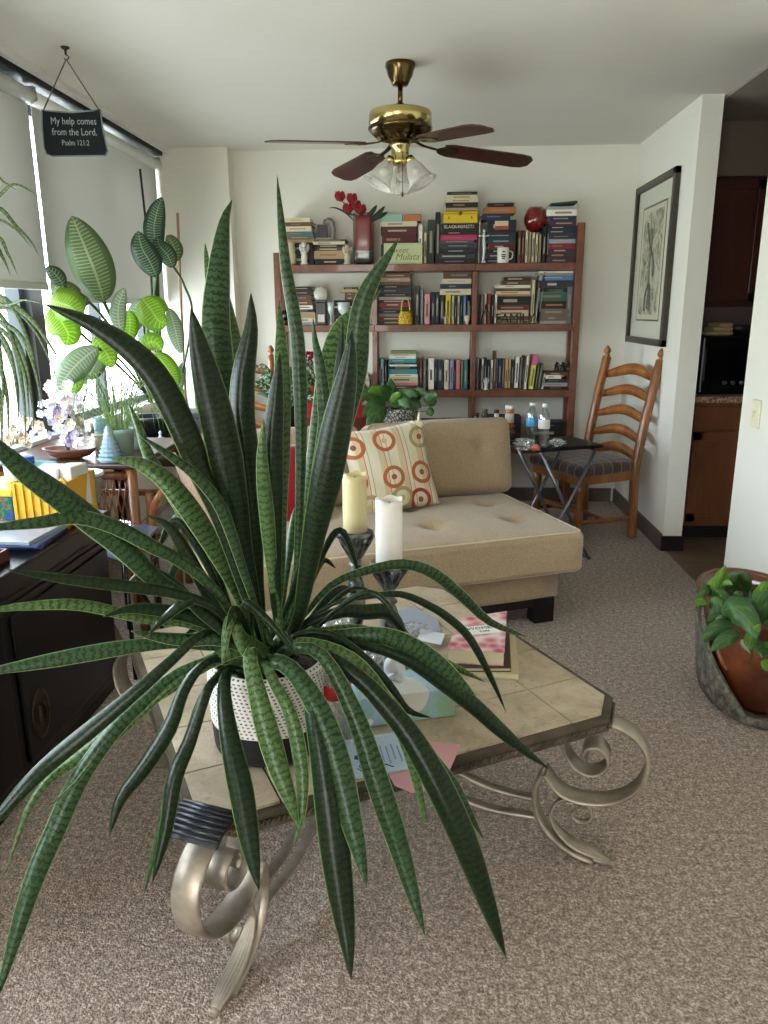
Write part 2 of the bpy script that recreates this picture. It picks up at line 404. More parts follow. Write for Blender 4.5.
for k in range(3): MB().lathe([(0,-.012),(.013,-.012),(.013,.006),(0,.006)],seg=14,M=Matrix.Translation((1.755+.05*k,4.716,.955))@Matrix.Rotation(math.pi/2,4,'X')).build('knob',mat('#5b5d60',.4,.5),t)
t=thing('folded_towel','folded beige cloth lying on top of the black kitchen appliance','towel',(1.73,4.86,1.225))
m=MB()
for k in range(3): rbox(m,(.15-.03*k,.14,.026),.011,6,Matrix.Translation((1.73+.01*k,4.86,1.239+k*.024))@Matrix.Rotation(.1*k,4,'Z'))
m.build('cloth',mat('#a89468',.9),t)
tag(center(MB().lathe([(0,0),(.06,0),(.085,.02),(.10,.06),(.096,.06),(.08,.024),(0,.01)],(1.88,4.9,1.226),20).build('bowl',mat('#1c1a1a',.35))),'dark round bowl beside the beige cloth on the black kitchen appliance','bowl')
# ============================================================ coffee table
A28=math.radians(28); E1=Vector((math.cos(A28),math.sin(A28),0)); E2=Vector((-math.sin(A28),math.cos(A28),0))
TC=Vector((.50,1.69,0)); TW,TD,TZ=1.05,1.0,.45
TO=TC-E1*TW/2+E2*TD/2     # table centre on the floor
Mt=Matrix(((E1.x,E2.x,0,TO.x),(E1.y,E2.y,0,TO.y),(0,0,1,0),(0,0,0,1)))
Mti=Mt.inverted()
t=thing('coffee_table','square tile-topped coffee table with cut corners on scrolled champagne metal legs','table',(TO.x,TO.y,0))
def octo(hx,hy,c): return [(hx-c,-hy),(hx,-hy+c),(hx,hy-c),(hx-c,hy),(-hx+c,hy),(-hx,hy-c),(-hx,-hy+c),(-hx+c,-hy)]
g=NT('champagne metal',.42,Metallic=.55); v=g.coord('Object',(3,3,3)); g.color(g.ramp(g.noise(v,5,6,.6),[(.3,'#7d7366'),(.5,'#978c7d'),(.7,'#aea392')])); g.bump(g.noise(v,60,4),.1,.002); M_champ=g.m
g=NT('dark table rim',.5,Metallic=.5); v=g.coord('Object'); g.color(g.ramp(g.noise(v,14,4),[(.3,'#463c32'),(.7,'#6a5d4e')])); M_rim=g.m
g=NT('travertine tile',.42,Specular_IOR_Level=.5); v=g.coord('Object'); f=g.noise(v,7,8,.62,.6); c1=g.ramp(f,[(.3,'#8d7d68'),(.5,'#ab9a82'),(.72,'#c2b39c')])
f2=g.noise(v,60,4,.7); c2=g.mix(g.math('MULTIPLY',g.ramp(f2,[(.35,'#ffffff'),(.45,'#000000')]),.35),c1,'#5f5443'); g.color(c2); g.bump(f2,.12,.002); M_tile=g.m
rim=MB(); rim.prism(octo(TW/2,TD/2,.075),TZ-.040,TZ-.006,Mt); rim.prism(octo(TW/2-.012,TD/2-.012,.072),TZ-.050,TZ-.038,Mt)
rim.build('rim',M_rim,t)
# rope moulding around the rim
ro=MB(); pl=octo(TW/2+.003,TD/2+.003,.076)
for i in range(8):
    a=Vector((*pl[i],0)); b=Vector((*pl[(i+1)%8],0)); n=max(3,int((b-a).length/.0105))
    for k in range(n):
        p=a.lerp(b,(k+.5)/n); d=(b-a).normalized()*.0045
        q0=Mt@(p-d+Vector((0,0,TZ-.031))); q1=Mt@(p+d+Vector((0,0,TZ-.019))); ro.tube([q0,q1],.0036,5)
ro.build('rope_trim',M_rim,t)
# tiles clipped to the octagon
def clip(poly,ed):
    (nx,ny,d)=ed; out=[]
    for i in range(len(poly)):
        a,b=poly[i],poly[(i+1)%len(poly)]; da=nx*a[0]+ny*a[1]-d; db=nx*b[0]+ny*b[1]-d
        if da<=0: out.append(a)
        if da*db<0: k=da/(da-db); out.append((a[0]+(b[0]-a[0])*k,a[1]+(b[1]-a[1])*k))
    return out
tl=MB(); hx,hy=TW/2-.016,TD/2-.016
def tile(x0,x1,y0,y1):
    g_=.0022; P=[(x0+g_,y0+g_),(x1-g_,y0+g_),(x1-g_,y1-g_),(x0+g_,y1-g_)]; s=math.sqrt(.5)
    for nx,ny in ((1,1),(1,-1),(-1,1),(-1,-1)): P=clip(P,(nx*s,ny*s,(hx+hy-.072)*s))
    if len(P)>2: tl.prism(P,TZ-.008,TZ,Mt)
bw=.158; xs=[-hx,-hx+bw,-hx+bw+.243,hx-bw-.243 if 0 else hx-bw-.24,hx-bw,hx]
ys=[-hy,-hy+.175,-hy+.365,-hy+.555,hy-.2,hy]
for (a,b) in ((-hx,-hx+bw),(-hx+bw,-hx+bw+.36),(-hx+bw+.36,hx-bw),(hx-bw,hx)): tile(a,b,-hy,ys[1]); tile(a,b,ys[4],hy)
for j in range(1,4):
    tile(-hx,-hx+bw,ys[j],ys[j+1]); tile(hx-bw,hx,ys[j],ys[j+1])
    for (a,b) in ((-hx+bw,-.12),(-.12,.12),(.12,hx-bw)): tile(a,b,ys[j],ys[j+1])
tl.build('tile_top',M_tile,t)
# scrolled legs: path in (s outward, z)
curl=[(-.150,.392),(-.146,.34),(-.130,.295),(-.100,.268),(-.066,.266),(-.040,.288),(-.038,.320),(-.060,.342),(-.086,.336),(-.096,.314),(-.088,.296)]
big=[(-.150,.392),(-.10,.408),(-.05,.412),(-.015,.405),(.022,.385),(.048,.352),(.056,.312),(.045,.262),(.012,.218),(-.04,.190),(-.10,.182),(-.15,.196),(-.188,.240)]
leg=[(-.188,.240),(-.205,.205),(-.210,.165),(-.203,.12),(-.182,.078),(-.145,.042),(-.10,.020),(-.055,.008)]
small=[(-.165,.09),(-.166,.125),(-.150,.158),(-.118,.174),(-.084,.168),(-.066,.146),(-.072,.120),(-.096,.110),(-.114,.124),(-.106,.142)]
for qi,(sx_,sy_) in enumerate(((1,-1),(-1,-1),(1,1),(-1,1))):
    cor=Mt@Vector((sx_*(TW/2-.03),sy_*(TD/2-.03),0)); dr=(E1*sx_*1.0+E2*sy_*1.0).normalized(); wd=dr.cross(Vector((0,0,1)))
    P=lambda q,o=0: cor+dr*(q[0]+.028)+Vector((0,0,q[1]))+wd*o
    m=MB()
    m.band(cat_rom([P(q) for q in curl],5),wd*.062,.009)
    m.band(cat_rom([P(q) for q in big],6),wd*.062,.011)
    m.band(cat_rom([P(q) for q in leg],6),wd*.044,.013)
    lg=m.build('leg',M_champ,t)
    m=MB(); m.band(cat_rom([P(q) for q in small],6),wd*.018,.006); m.build('small_scroll',M_champ,lg)
    # acanthus foot: ribbed leaf lying along the lower leg
    m=MB(); ax=[(-.172,.118),(-.158,.085),(-.130,.056),(-.092,.036),(-.050,.026),(-.012,.012)]
    for k,o in enumerate((-.012,-.007,-.0025,.0025,.007,.012)):
        rr=[.0025,.0045,.0062,.0066,.0055,.003]; pts=[P((q[0],q[1]+.004-abs(o)*.35),o*(.35+ [0,.4,.8,1,.9,.35][i])) for i,q in enumerate(ax)]
        m.tube(cat_rom(pts,5),[rr[min(5,int(i/5))]*(1-(i%5)/5)+rr[min(5,int(i/5)+1)]*((i%5)/5) for i in range(26)],7)
    m.tube(cat_rom([P(q) for q in ((-.10,.014),(-.05,.010),(-.0,.009))],4),.010,8,flat=.7)
    m.build('leaf_foot',M_champ,lg)
    # stretcher bars sweeping to the middle
    m=MB()
    ce=Vector((TO.x,TO.y,.27)); c0=P((-.205,.15)); c1=P((-.19,.10))
    mid=lambda k,z: Vector((cor.x+(TO.x-cor.x)*k,cor.y+(TO.y-cor.y)*k,z))
    m.band(cat_rom([c0,mid(.45,.165),mid(.62,.21),mid(.8,.29),ce+Vector((0,0,.07))],6),wd*.026,.010)
    m.band(cat_rom([c1,mid(.45,.10),mid(.65,.135),mid(.82,.19),ce-Vector((0,0,.03))],6),wd*.026,.010)
    m.build('stretcher',M_champ,t)
MB().cyl((TO.x,TO.y,.22),(TO.x,TO.y,.36),.02,seg=16).build('hub',M_champ,t)
# fluted cap over the near left corner
cor=Mt@Vector((-TW/2+.035,-TD/2+.035,0)); dr=(-E1-E2).normalized(); wd=dr.cross(Vector((0,0,1)))
m=MB(); N=7
arc=[(-.022,.4565),(.0,.458),(.022,.456),(.042,.449),(.056,.438)]
fl=[]
Pc=[cor+dr*(a+.012)+Vector((0,0,z)) for a,z in arc]; Pf=cat_rom(Pc,7)
m.band(Pf,wd*.125,.006)
for k in range(0,len(Pf)-1,4):
    p=Pf[k]; n_=Vector((0,0,1)); m.tube([p-wd*.062+n_*.003,p+wd*.062+n_*.003],.0045,8)
m.build('fluted_corner_cap',mat('#3c3e42',.35,.7),t)
# ============================================================ sofa
def fabric(name,c1,c2,sc=260,rough=.9,b=.35):
    g=NT(name,rough,Sheen_Weight=.3,Specular_IOR_Level=.2); v=g.coord('Object'); f=g.noise(v,sc,3,.7); f2=g.noise(v,9,3)
    c=g.ramp(f,[(.35,c1),(.65,c2)]); g.color(g.mix(g.math('MULTIPLY',f2,.25),c,c1)); g.bump(f,b,.002); return g.m
M_sofa=fabric('beige chenille','#8b7559','#bda88a'); M_pipe=fabric('beige piping','#b3a184','#cdbc9f')
A=math.radians(22); SR=Vector((math.cos(A),math.sin(A),0)); SB=Vector((-math.sin(A),math.cos(A),0)); S0=Vector((.685,3.225,0))
SL=1.62 # length towards the left
Ms=Matrix(((SR.x,SB.x,0,S0.x-SR.x*SL/2),(SR.y,SB.y,0,S0.y-SR.y*SL/2),(0,0,1,0),(0,0,0,1)))
# local: x -1..1 (right end = +1), y 0 front .. .9 back
t=thing('sofa','beige armless sofa with a tufted seat and two loose back cushions','sofa',tuple(Ms@Vector((0,.45,0))))
m=MB(); rbox(m,(SL-.11,.86,.185),.02,8,Ms@Matrix.Translation((-.0,.53,.210))); m.build('base',M_sofa,t)
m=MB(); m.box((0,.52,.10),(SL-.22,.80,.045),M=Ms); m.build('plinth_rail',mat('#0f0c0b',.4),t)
for x,y in ((.69,.145),(-.69,.145),(.69,.90),(-.69,.90)):
    m=MB(); m.box((x,y,.06),(.10,.07,.12),bev=.004,M=Ms); m.build('foot',mat('#100d0c',.4),t)
dim=[(x,y) for x in (-.6,-.2,.2,.6) for y in (.26,.56)]
rn=random.Random(3)
def seatf(p,h):
    if p.z>0:
        k=(1-(p.x/h.x)**4)*(1-(p.y/h.y)**4); p.z+=.028*k
        for (a,b) in dim:
            d2=((p.x-a)**2+(p.y-(b-.40))**2); p.z-=.034*math.exp(-d2/.0016)+.010*math.exp(-d2/.016)
        p.z+=.006*math.sin(p.x*31+p.y*9)*math.exp(-((p.y+.22)/.18)**2)*max(0,math.sin(p.x*3.1+.6))
    return p
m=MB(); rbox(m,(SL,.80,.185),.028,74,Ms@Matrix.Translation((0,.40,.358)),seatf); st=m.build('seat_cushion',M_sofa,t)
def pipe(z): 
    hx_,y0,y1,r=SL/2-.012,.012,.788,.03; pts=[]
    for cx,cy,a0 in ((hx_-r,y0+r,-90),(hx_-r,y1-r,0),(-hx_+r,y1-r,90),(-hx_+r,y0+r,180)):
        for k in range(6): a=math.radians(a0+k*18); pts.append(Ms@Vector((cx+r*math.cos(a),cy+r*math.sin(a),z)))
    return pts
MB().tube(pipe(.448),.0055,6,closed=True).build('piping',M_pipe,st)
MB().tube(pipe(.275),.0055,6,closed=True).build('piping',M_pipe,st)
for i,x in enumerate((-.355,.465)):
    def backf(p,h):
        if p.y<0:
            k=(1-(p.x/h.x)**4)*(1-(p.z/h.z)**4); p.y-=.045*k
            for a,b in ((-.2,.05),(.2,.05)):
                d2=(p.x-a)**2+(p.z-b)**2; p.y+=.028*math.exp(-d2/.0014)+.008*math.exp(-d2/.012)
        p.z+=-.012*(p.x/h.x)**2 if p.z>0 else 0
        return p
    m=MB(); T=Ms@Matrix.Translation((x,.86,.640))@Matrix.Rotation(math.radians(-11),4,'X'); rbox(m,(.80,.17,.40),.055,40,T,backf); bk=m.build('back_cushion',M_sofa,t)
    pts=[]; 
    for cx,cz,a0 in ((.345,.15,0),(-.345,.15,90),(-.345,-.15,180),(.345,-.15,270)):
        for k in range(6): a=math.radians(a0+k*18); pts.append(T@Vector((cx+.04*math.cos(a),-.062,cz+.04*math.sin(a))))
    MB().tube(pts,.004,6,closed=True).build('piping',M_sofa,bk)
m=MB(); rbox(m,(SL-.06,.10,.46),.04,20,Ms@Matrix.Translation((0,.985,.45))@Matrix.Rotation(math.radians(-6),4,'X')); m.build('back_frame',M_sofa,t)
# throw pillows
def ringfab():
    g=NT('ring print fabric',.85,Sheen_Weight=.2); v=g.coord('UV'); vo=g.n('ShaderNodeTexVoronoi',voronoi_dimensions='2D',i_Scale=2.7,i_Randomness=.45); g.l(v,vo.inputs['Vector'])
    sp=g.n('ShaderNodeSeparateColor'); g.l(vo.outputs['Color'],sp.inputs[0]); d=vo.outputs['Distance']
    base=g.ramp(g.math('FRACT',g.math('MULTIPLY',g.n('ShaderNodeSeparateXYZ').outputs[0],1)),[(0,'#cbbf9f'),(1,'#b9a884')]); 
    sv=g.n('ShaderNodeSeparateXYZ'); g.l(v,sv.inputs[0]); st=g.math('FRACT',g.math('MULTIPLY',sv.outputs[0],4.1))
    base=g.ramp(st,[(.0,'#cdc3a8'),(.40,'#bfae8a'),(.62,'#c9a78c'),(.70,'#8d3a28'),(.73,'#d0c4a8'),(.9,'#8f9070'),(.94,'#cdc3a8')],'CONSTANT')
    ro=g.math('MULTIPLY',g.math('GREATER_THAN',d,.24),g.math('LESS_THAN',d,.36)); dot=g.math('LESS_THAN',d,.09)
    rc=g.ramp(sp.outputs[0],[(0,'#9a2a1c'),(.42,'#a4572c'),(.7,'#9b8a55')],'CONSTANT'); c=g.mix(ro,base,rc); c=g.mix(dot,c,g.ramp(sp.outputs[1],[(0,'#8f4a2c'),(.5,'#b5a069')],'CONSTANT'))
    g.color(c); g.bump(g.noise(v,200,2),.2,.002); return g.m
def pillow(label,T,size,th,M,name='throw_pillow',knot=False):
    t=thing(name,label,'cushion',tuple(T@Vector((0,0,-size/2+.02)))); b=MB(); uv=b.bm.loops.layers.uv.verify(); N=22; G={}
    for sd in (1,-1):
        for i in range(N+1):
            for j in range(N+1):
                x,z=i/N*2-1,j/N*2-1; e=max(0,(1-x**2)*(1-z**2)); k=e**.42; sx_=1-.10*(1-z*z)*0-.07*(1-abs(z)**2)*abs(x)**3; 
                px=x*size/2*(1-.06*(1-z*z)); pz=z*size/2*(1-.06*(1-x*x))
                if (i in(0,N) or j in(0,N)) and sd==-1: G[(sd,i,j)]=G[(1,i,j)]; continue
                G[(sd,i,j)]=b.bm.verts.new(T@Vector((px,-sd*th/2*k+.003*math.sin(x*9+z*5),pz)))
    for sd in (1,-1):
        for i in range(N):
            for j in range(N):
                q=[(i,j),(i+1,j),(i+1,j+1),(i,j+1)]; q=q if sd>0 else q[::-1]
                f=b.bm.faces.new([G[(sd,a,c)] for a,c in q]); f.smooth=True
                for lp,(a,c) in zip(f.loops,q): lp[uv].uv=(a/N,c/N)
    b.build('pillow_body',M,t)
    if knot:
        m=MB(); c=Vector((size*.44,-.01,size*.44))
        m.ico(T@c,.026,2,sc=(1.1,.8,.8)); 
        for dx,dz in ((.02,.055),(.05,.0),(-.035,.02)): m.tube([T@c,T@(c+Vector((dx*.6,0,dz*.6))),T@(c+Vector((dx,0,dz)))],[.012,.018,.008],8,flat=.5)
        m.build('corner_knot',M,t)
    return t
M_ring=ringfab()
def seatpt(x,y,z): return Ms@Vector((x,y,z))
pillow('cream throw pillow printed with red and brown rings, knotted at one corner',Ms@Matrix.Translation((.12,.60,.660))@Matrix.Rotation(math.radians(-20),4,'X')@Matrix.Rotation(math.radians(-6),4,'Y'),.42,.13,M_ring,knot=True)
M_redc=fabric('red cotton','#6e0d12','#9a1a20',200)
pillow('plain red throw pillow on the sofa seat behind the snake plant',Ms@Matrix.Translation((-.44,.60,.632))@Matrix.Rotation(math.radians(-22),4,'X')@Matrix.Rotation(math.radians(5),4,'Y'),.38,.13,M_redc)
M_pink=fabric('blush cotton','#b08d7d','#d8b9a8',200)
pillow('blush beige throw pillow at the left end of the sofa',Ms@Matrix.Translation((-.66,.66,.60))@Matrix.Rotation(math.radians(-24),4,'X')@Matrix.Rotation(math.radians(-8),4,'Y'),.33,.11,M_pink)
# ============================================================ ladder-back chairs
M_oak=wood('honey oak','#6b3c18','#a4672f',(4,4,.8),.32,coat=.4)
def plaid():
    g=NT('plaid upholstery',.9,Sheen_Weight=.3); v=g.coord('Object'); s=g.n('ShaderNodeSeparateXYZ'); g.l(v,s.inputs[0])
    def lines(o,sc,w): return g.math('LESS_THAN',g.math('FRACT',g.math('MULTIPLY',o,sc)),w)
    c=g.mix(g.math('MULTIPLY',lines(s.outputs[0],7,.5),.45),'#46342c','#1f1a1c'); c=g.mix(g.math('MULTIPLY',lines(s.outputs[1],7,.5),.45),c,'#241c1e')
    c=g.mix(g.math('MULTIPLY',lines(s.outputs[0],14,.09),.6),c,'#a08a70'); c=g.mix(g.math('MULTIPLY',lines(s.outputs[1],14,.09),.6),c,'#a08a70'); g.color(c); g.bump(g.noise(v,300,2),.3,.002); return g.m
M_plaid=plaid()
def ladder_chair(label,loc,rz,name='dining_chair'):
    # local frame: seat faces -y, back posts at y=+.2
    t=thing(name,label,'chair',loc,rz,None,False)
    def pst(s):
        x=s*.235
        return [(x,.20,0),(x,.195,.20),(x,.19,.43),(x*1.0,.215,.62),(x*1.01,.26,.85),(x*1.02,.315,1.085)]
    for s in (-1,1):
        m=MB(); C=cat_rom(pst(s),6); m.band(C,Vector((.040,0,0)),.045); m.build('back_post',M_oak,t)
        tp=Vector(pst(s)[-1]); MB().lathe([(0,0),(.018,0),(.02,.006),(.012,.014),(.022,.028),(.024,.038),(.016,.055),(.005,.068),(0,.071)],tp,14).build('finial',M_oak,t)
    for k,z in enumerate((.50,.615,.735,.86,.985)):
        # arched slat bowing backwards
        yb=.2+ .0 + (.02 if z<.62 else .02+(z-.62)*.235); a=.03+.004*k
        m=MB(); n=14; hh=.062 if k<4 else .07
        F=[];Bk=[]
        for i in range(n+1):
            q=i/n*2-1; x=q*.225; y=yb+ .028*(1-q*q); ar=.022*(1-q*q)*(1 if 1 else 0)+ .012*math.cos(q*math.pi*1.0)
            hz=hh*(.62+.38*(1-q*q)); F.append((x,y-.008,z+ar-hz/2)); F.append((x,y-.008,z+ar+hz/2)); Bk.append((x,y+.008,z+ar-hz/2)); Bk.append((x,y+.008,z+ar+hz/2))
        Fv=[m.bm.verts.new(Vector(p)) for p in F]; Bv=[m.bm.verts.new(Vector(p)) for p in Bk]
        for i in range(n):
            a_,b_,c_,d_=Fv[2*i],Fv[2*i+2],Fv[2*i+3],Fv[2*i+1]; m.bm.faces.new((a_,b_,c_,d_)).smooth=True
            e_,f_,g_,h_=Bv[2*i],Bv[2*i+2],Bv[2*i+3],Bv[2*i+1]; m.bm.faces.new((h_,g_,f_,e_)).smooth=True
            m.bm.faces.new((d_,c_,g_,h_)); m.bm.faces.new((e_,f_,b_,a_))
        m.bm.faces.new((Fv[0],Fv[1],Bv[1],Bv[0])); m.bm.faces.new((Fv[-2],Bv[-2],Bv[-1],Fv[-1]))
        m.build('slat',M_oak,t)
    m=MB(); 
    for s in (-1,1): m.box((s*.225,-.01,.40),(.03,.42,.06),bev=.006)
    m.box((0,-.22,.40),(.46,.03,.06),bev=.006); m.box((0,.19,.40),(.44,.03,.06),bev=.006); m.build('seat_rail',M_oak,t)
    def pf(p,h):
        if p.z>0: p.z+=.02*(1-(p.x/h.x)**2)*(1-(p.y/h.y)**2)
        p.x*=1.0-.05*(p.y/h.y); return p
    m=MB(); rbox(m,(.50,.46,.075),.034,16,Matrix.Translation((0,-.025,.452)),pf); m.build('seat_pad',M_plaid,t)
    prof=[(0,0),(.018,0),(.022,.01),(.016,.03),(.024,.05),(.026,.07),(.016,.085),(.022,.11),(.030,.16),(.024,.20),(.016,.215),(.026,.23),(.016,.245),(.020,.28),(.028,.31),(.028,.40),(0,.40)]
    for s in (-1,1): MB().lathe(prof,(s*.215,-.205,0),18).build('front_leg',M_oak,t)
    def spind(a,b):
        a,b=Vector(a),Vector(b); n=12; return cat_rom([a.lerp(b,i/n) for i in range(n+1)],1),[.009+.007*math.sin(math.pi*i/n)+(.004 if i in (5,7) else 0) for i in range(n+1)]
    for a,b in (((-.215,-.205,.20),(.215,-.205,.20)),((-.215,-.205,.13),(-.235,.2,.13)),((.215,-.205,.13),(.235,.2,.13)),((-.23,0,.13),(.23,0,.13))):
        p,r=spind(a,b); MB().tube(p,r[:len(p)],10).build('stretcher',M_oak,t)
    return t
# right chair: rear feet at (1.29,4.66) and (1.06,5.10)
ladder_chair('honey oak ladder-back chair with plaid seat pad beside the framed print',(.985,4.79,0),math.radians(-62.5))
ladder_chair('oak ladder-back chair partly hidden behind the snake plant near the bookcase',(-1.27,4.96,0),math.radians(10))
# ============================================================ black folding tray table
tz=.655
t=thing('tray_table','small black folding tray table between the sofa and the oak chair','table',(.70,4.28,0))
q=[aZ(516,446,tz),aZ(556,455,tz),aZ(594,441,tz),aZ(556,430,tz)]
a=math.radians(24); c=Vector((.705,4.28,tz)); Tt=Matrix.Translation(c)@Matrix.Rotation(a,4,'Z')
m=MB(); rbox(m,(.42,.33,.022),.010,10,Tt); m.build('tray_top',mat('#0c0c0e',.5,spec=.3),t)
M_grey=mat('#7d8084',.3,.8)
for s in (-1,1):
    y=s*.13
    m=MB(); m.tube([Tt@Vector((-.17,y,-.01)),Tt@Vector((.17,y,-tz+.01))],.010,10); m.tube([Tt@Vector((.17,y+.02*s,-.01)),Tt@Vector((-.17,y+.02*s,-tz+.01))],.010,10); m.build('cross_leg',M_grey,t)
for x in (.17,-.17): MB().tube([Tt@Vector((x,-.15,-tz+.01)),Tt@Vector((x,.15,-tz+.01))],.010,10).build('foot_bar',M_grey,t)
# ============================================================ dining table behind the sofa
M_dkwood=wood('dark stained wood','#24140d','#3b2216',(4,1,4),.35,coat=.3)
t=thing('dining_table','dark wooden dining table behind the sofa, loaded with plants and small things','table',(-.25,4.62,0)); dtz=.70
MB().box((-.23,4.70,dtz-.015),(1.46,.60,.03),bev=.006).build('table_top',M_dkwood,t)
MB().box((-.23,4.70,dtz-.06),(1.34,.50,.06)).build('apron',M_dkwood,t)
for x in (-.90,.44):
    for y in (4.46,4.94): MB().box((x,y,(dtz-.03)/2),(.055,.055,dtz-.03),bev=.005).build('leg',M_dkwood,t)

# red upholstered chair behind the table
t=thing('upholstered_chair','chair with a red oval padded back behind the dining table','chair',(-.62,5.12,0))
M_redv=fabric('red chair fabric','#7a0f14','#a81c22',180)
m=MB(); rbox(m,(.46,.07,.50),.034,14,Matrix.Translation((-.62,5.16,.76))@Matrix.Rotation(math.radians(-6),4,'X'),lambda p,h:Vector((p.x*math.sqrt(max(0,1-.62*(p.z/h.z)**2)),p.y,p.z*math.sqrt(max(0,1-.25*(p.x/h.x)**2))))); m.build('backrest',M_redv,t)
m=MB(); rbox(m,(.46,.40,.08),.035,10,Matrix.Translation((-.62,4.96,.45))); m.build('seat',M_redv,t)
for x,y in ((-.81,4.80),(-.43,4.80),(-.81,5.13),(-.43,5.13)): MB().cyl((x,y,0),(x*1.0,y,.41),.012,.018).build('leg',M_dkwood,t)
for x in (-.76,-.48): MB().tube([(x,5.14,.42),(x,5.17,.60)],.014,8).build('back_support',M_dkwood,t)
# ============================================================ bookcase
YF=5.36  # front edge of the shelves
M_red=wood('reddish walnut','#4a2314','#6f3a22',(3,3,3),.4,coat=.2)
M_red=wood('reddish walnut','#512817','#7c432a',(3,3,3),.4,coat=.2)
t=thing('bookcase','reddish brown open bookcase of three bays along the back wall','bookcase',(0,5.49,0))
PX=[-1.035,-.375,.300,.985]; ZS=[(1.681,'shelf'),(1.286,'shelf'),(.844,'shelf'),(.45,'shelf')]
tops=[1.76,1.63,1.63,1.93]; YD=.235
for i,x in enumerate(PX):
    for y in (YF+.03,YF+YD-.02): MB().box((x,y,tops[i]/2),(.045 if i in(0,3) else .034,.04,tops[i]),bev=.003).build('upright',M_red,t)
    m=MB()
    for z in (.1,.445-.03): pass
for z,_ in ZS:
    for a,b in zip(PX,PX[1:]): MB().box(((a+b)/2+(.011 if a<-1 else -.011 if b>.9 else 0),YF+YD/2,z-.0235),(b-a-(.024 if a<-1 or b>.9 else .002),YD,.047),bev=.003).build('shelf_board',M_red,t)
Z1,Z2,Z3,Z4=[z for z,_ in ZS]
BP=2*0
def X(u,v,Y=YF+.02): return aY(u,v,Y).x
def Zp(u,v,Y=YF+.02): return aY(u,v,Y).z
PXM=5.38/F_*.935
M_page=mat('#d9cfb8',.9)
NB=[0]
def hexvar(h,k): return h
def bay(x,z):
    e=[PX[0]+.027,PX[-1]-.027] if z>1.63 else None
    if e: return e
    for i,(a,b) in enumerate(zip(PX,PX[1:])):
        if a<=x<b or i==2: return [a+(.027 if i==0 else .021),b-(.027 if i==2 else .021)]
def book_h(x0,x1,y0,d,z0,th,col,label,group,lines=None,pages_front=False,name='book',rz=None):
    if y0>5.2: lo,hi=bay((x0+x1)/2,z0); x0=max(x0,lo+.001); x1=min(x1,hi-.001)
    """closed book lying flat; spine to the room"""
    c=Vector(((x0+x1)/2,y0+d/2,z0)); W=x1-x0; rnd=random.Random(NB[0]); NB[0]+=1
    if rz is None: rz=rnd.uniform(-.010,.010)
    m=MB(); m.mi=0; e=min(.0035,th*.22)
    m.box((0,0,e/2),(W,d,e)); m.box((0,0,th-e/2),(W,d,e))
    if not pages_front: m.box((0,-d/2+e/2,th/2),(W,e,th-2*e+.0002))
    m.mi=1; m.box((0,.0015 if not pages_front else .002,th/2),(W-.006,d-.006,th-2*e))
    if lines and not pages_front:
        m.mi=2; 
        for (a,b,hh) in lines: m.box((W*(a+b)/2-W/2,-d/2-.0004,th/2),(W*(b-a),.001,th*hh))
    o=m.build(name,[mat(col,.55),M_page,mat(lines[0][3] if lines and len(lines[0])>3 else '#d8cfae',.5)] if not lines else [mat(col,.55),M_page,mat(random.Random(NB[0]).choice(['#8d8672','#a89c78','#6f6a62','#b3aa90','#9a6a4a','#77808a']),.6)],None)
    o.location=c; o.rotation_euler=(0,0,rz); tag(o,label,'book',group); return o
LC={}
def book_v(x,y0,z0,th,hh,d,col,label,group,tilt=0,name='book',band=None):
    rnd=random.Random(NB[0]*3+1); NB[0]+=1
    lo,hi=bay(x,z0+.02); x=max(lo+th/2,min(hi-th/2-abs(tilt)*hh,x)); hh=min(hh,.335 if 1.2<z0<1.4 else .38)
    m=MB(); m.mi=0; e=.002; 
    m.box((-th/2+e/2,0,hh/2),(e,d,hh)); m.box((th/2-e/2,0,hh/2),(e,d,hh)); m.box((0,-d/2+e/2,hh/2),(th,e,hh))
    m.mi=1; m.box((0,.001,hh/2),(th-2*e,d-.005,hh-.006))
    m.mi=2; 
    for a,b in (band or [(.2+.1*rnd.random(),.62+.2*rnd.random())]): m.box((0,-d/2-.0003,hh*(a+b)/2),(th*.38,.0008,hh*(b-a)))
    o=m.build(name,[mat(col,.55),M_page,mat(LC.get(col,'#5c5a52' if sum(s2l(col)[:3])>.9 else '#8f8a78'),.5)])
    o.location=(x,y0+d/2,z0); o.rotation_euler=(0,tilt,0); tag(o,label,'book',group); return o
CN={'dark brown':'#2c1d16','tan':'#a58c68','grey brown':'#6b5d4f','teal':'#2f6f70','cream':'#cfc3a0','brown':'#5e3f2a','black':'#15151a','dark':'#1c1a1e','maroon':'#4d1518','mint':'#8fb3a4','orange':'#a8632c','white':'#ddd9cc','grey purple':'#4d4650','magenta':'#b0295e','yellow':'#d3b61e','navy':'#1b2742','dark green':'#20352a','red':'#8a1f22','bright teal':'#2b8f93','silver':'#9a9a9a','blue':'#4a7fa8','green':'#2f5d52','grey':'#6a6c70','pink':'#c98a90','lilac':'#8d88bd','light blue':'#9fc0d4','peach':'#d9a98a','rose':'#c56a6e','olive':'#7f8a52','golden tan':'#c99556','off-white':'#e4dfd2','charcoal':'#2b2e33','plum':'#4a2440','pale blue':'#8ea6b8','burgundy':'#6b1a22'}
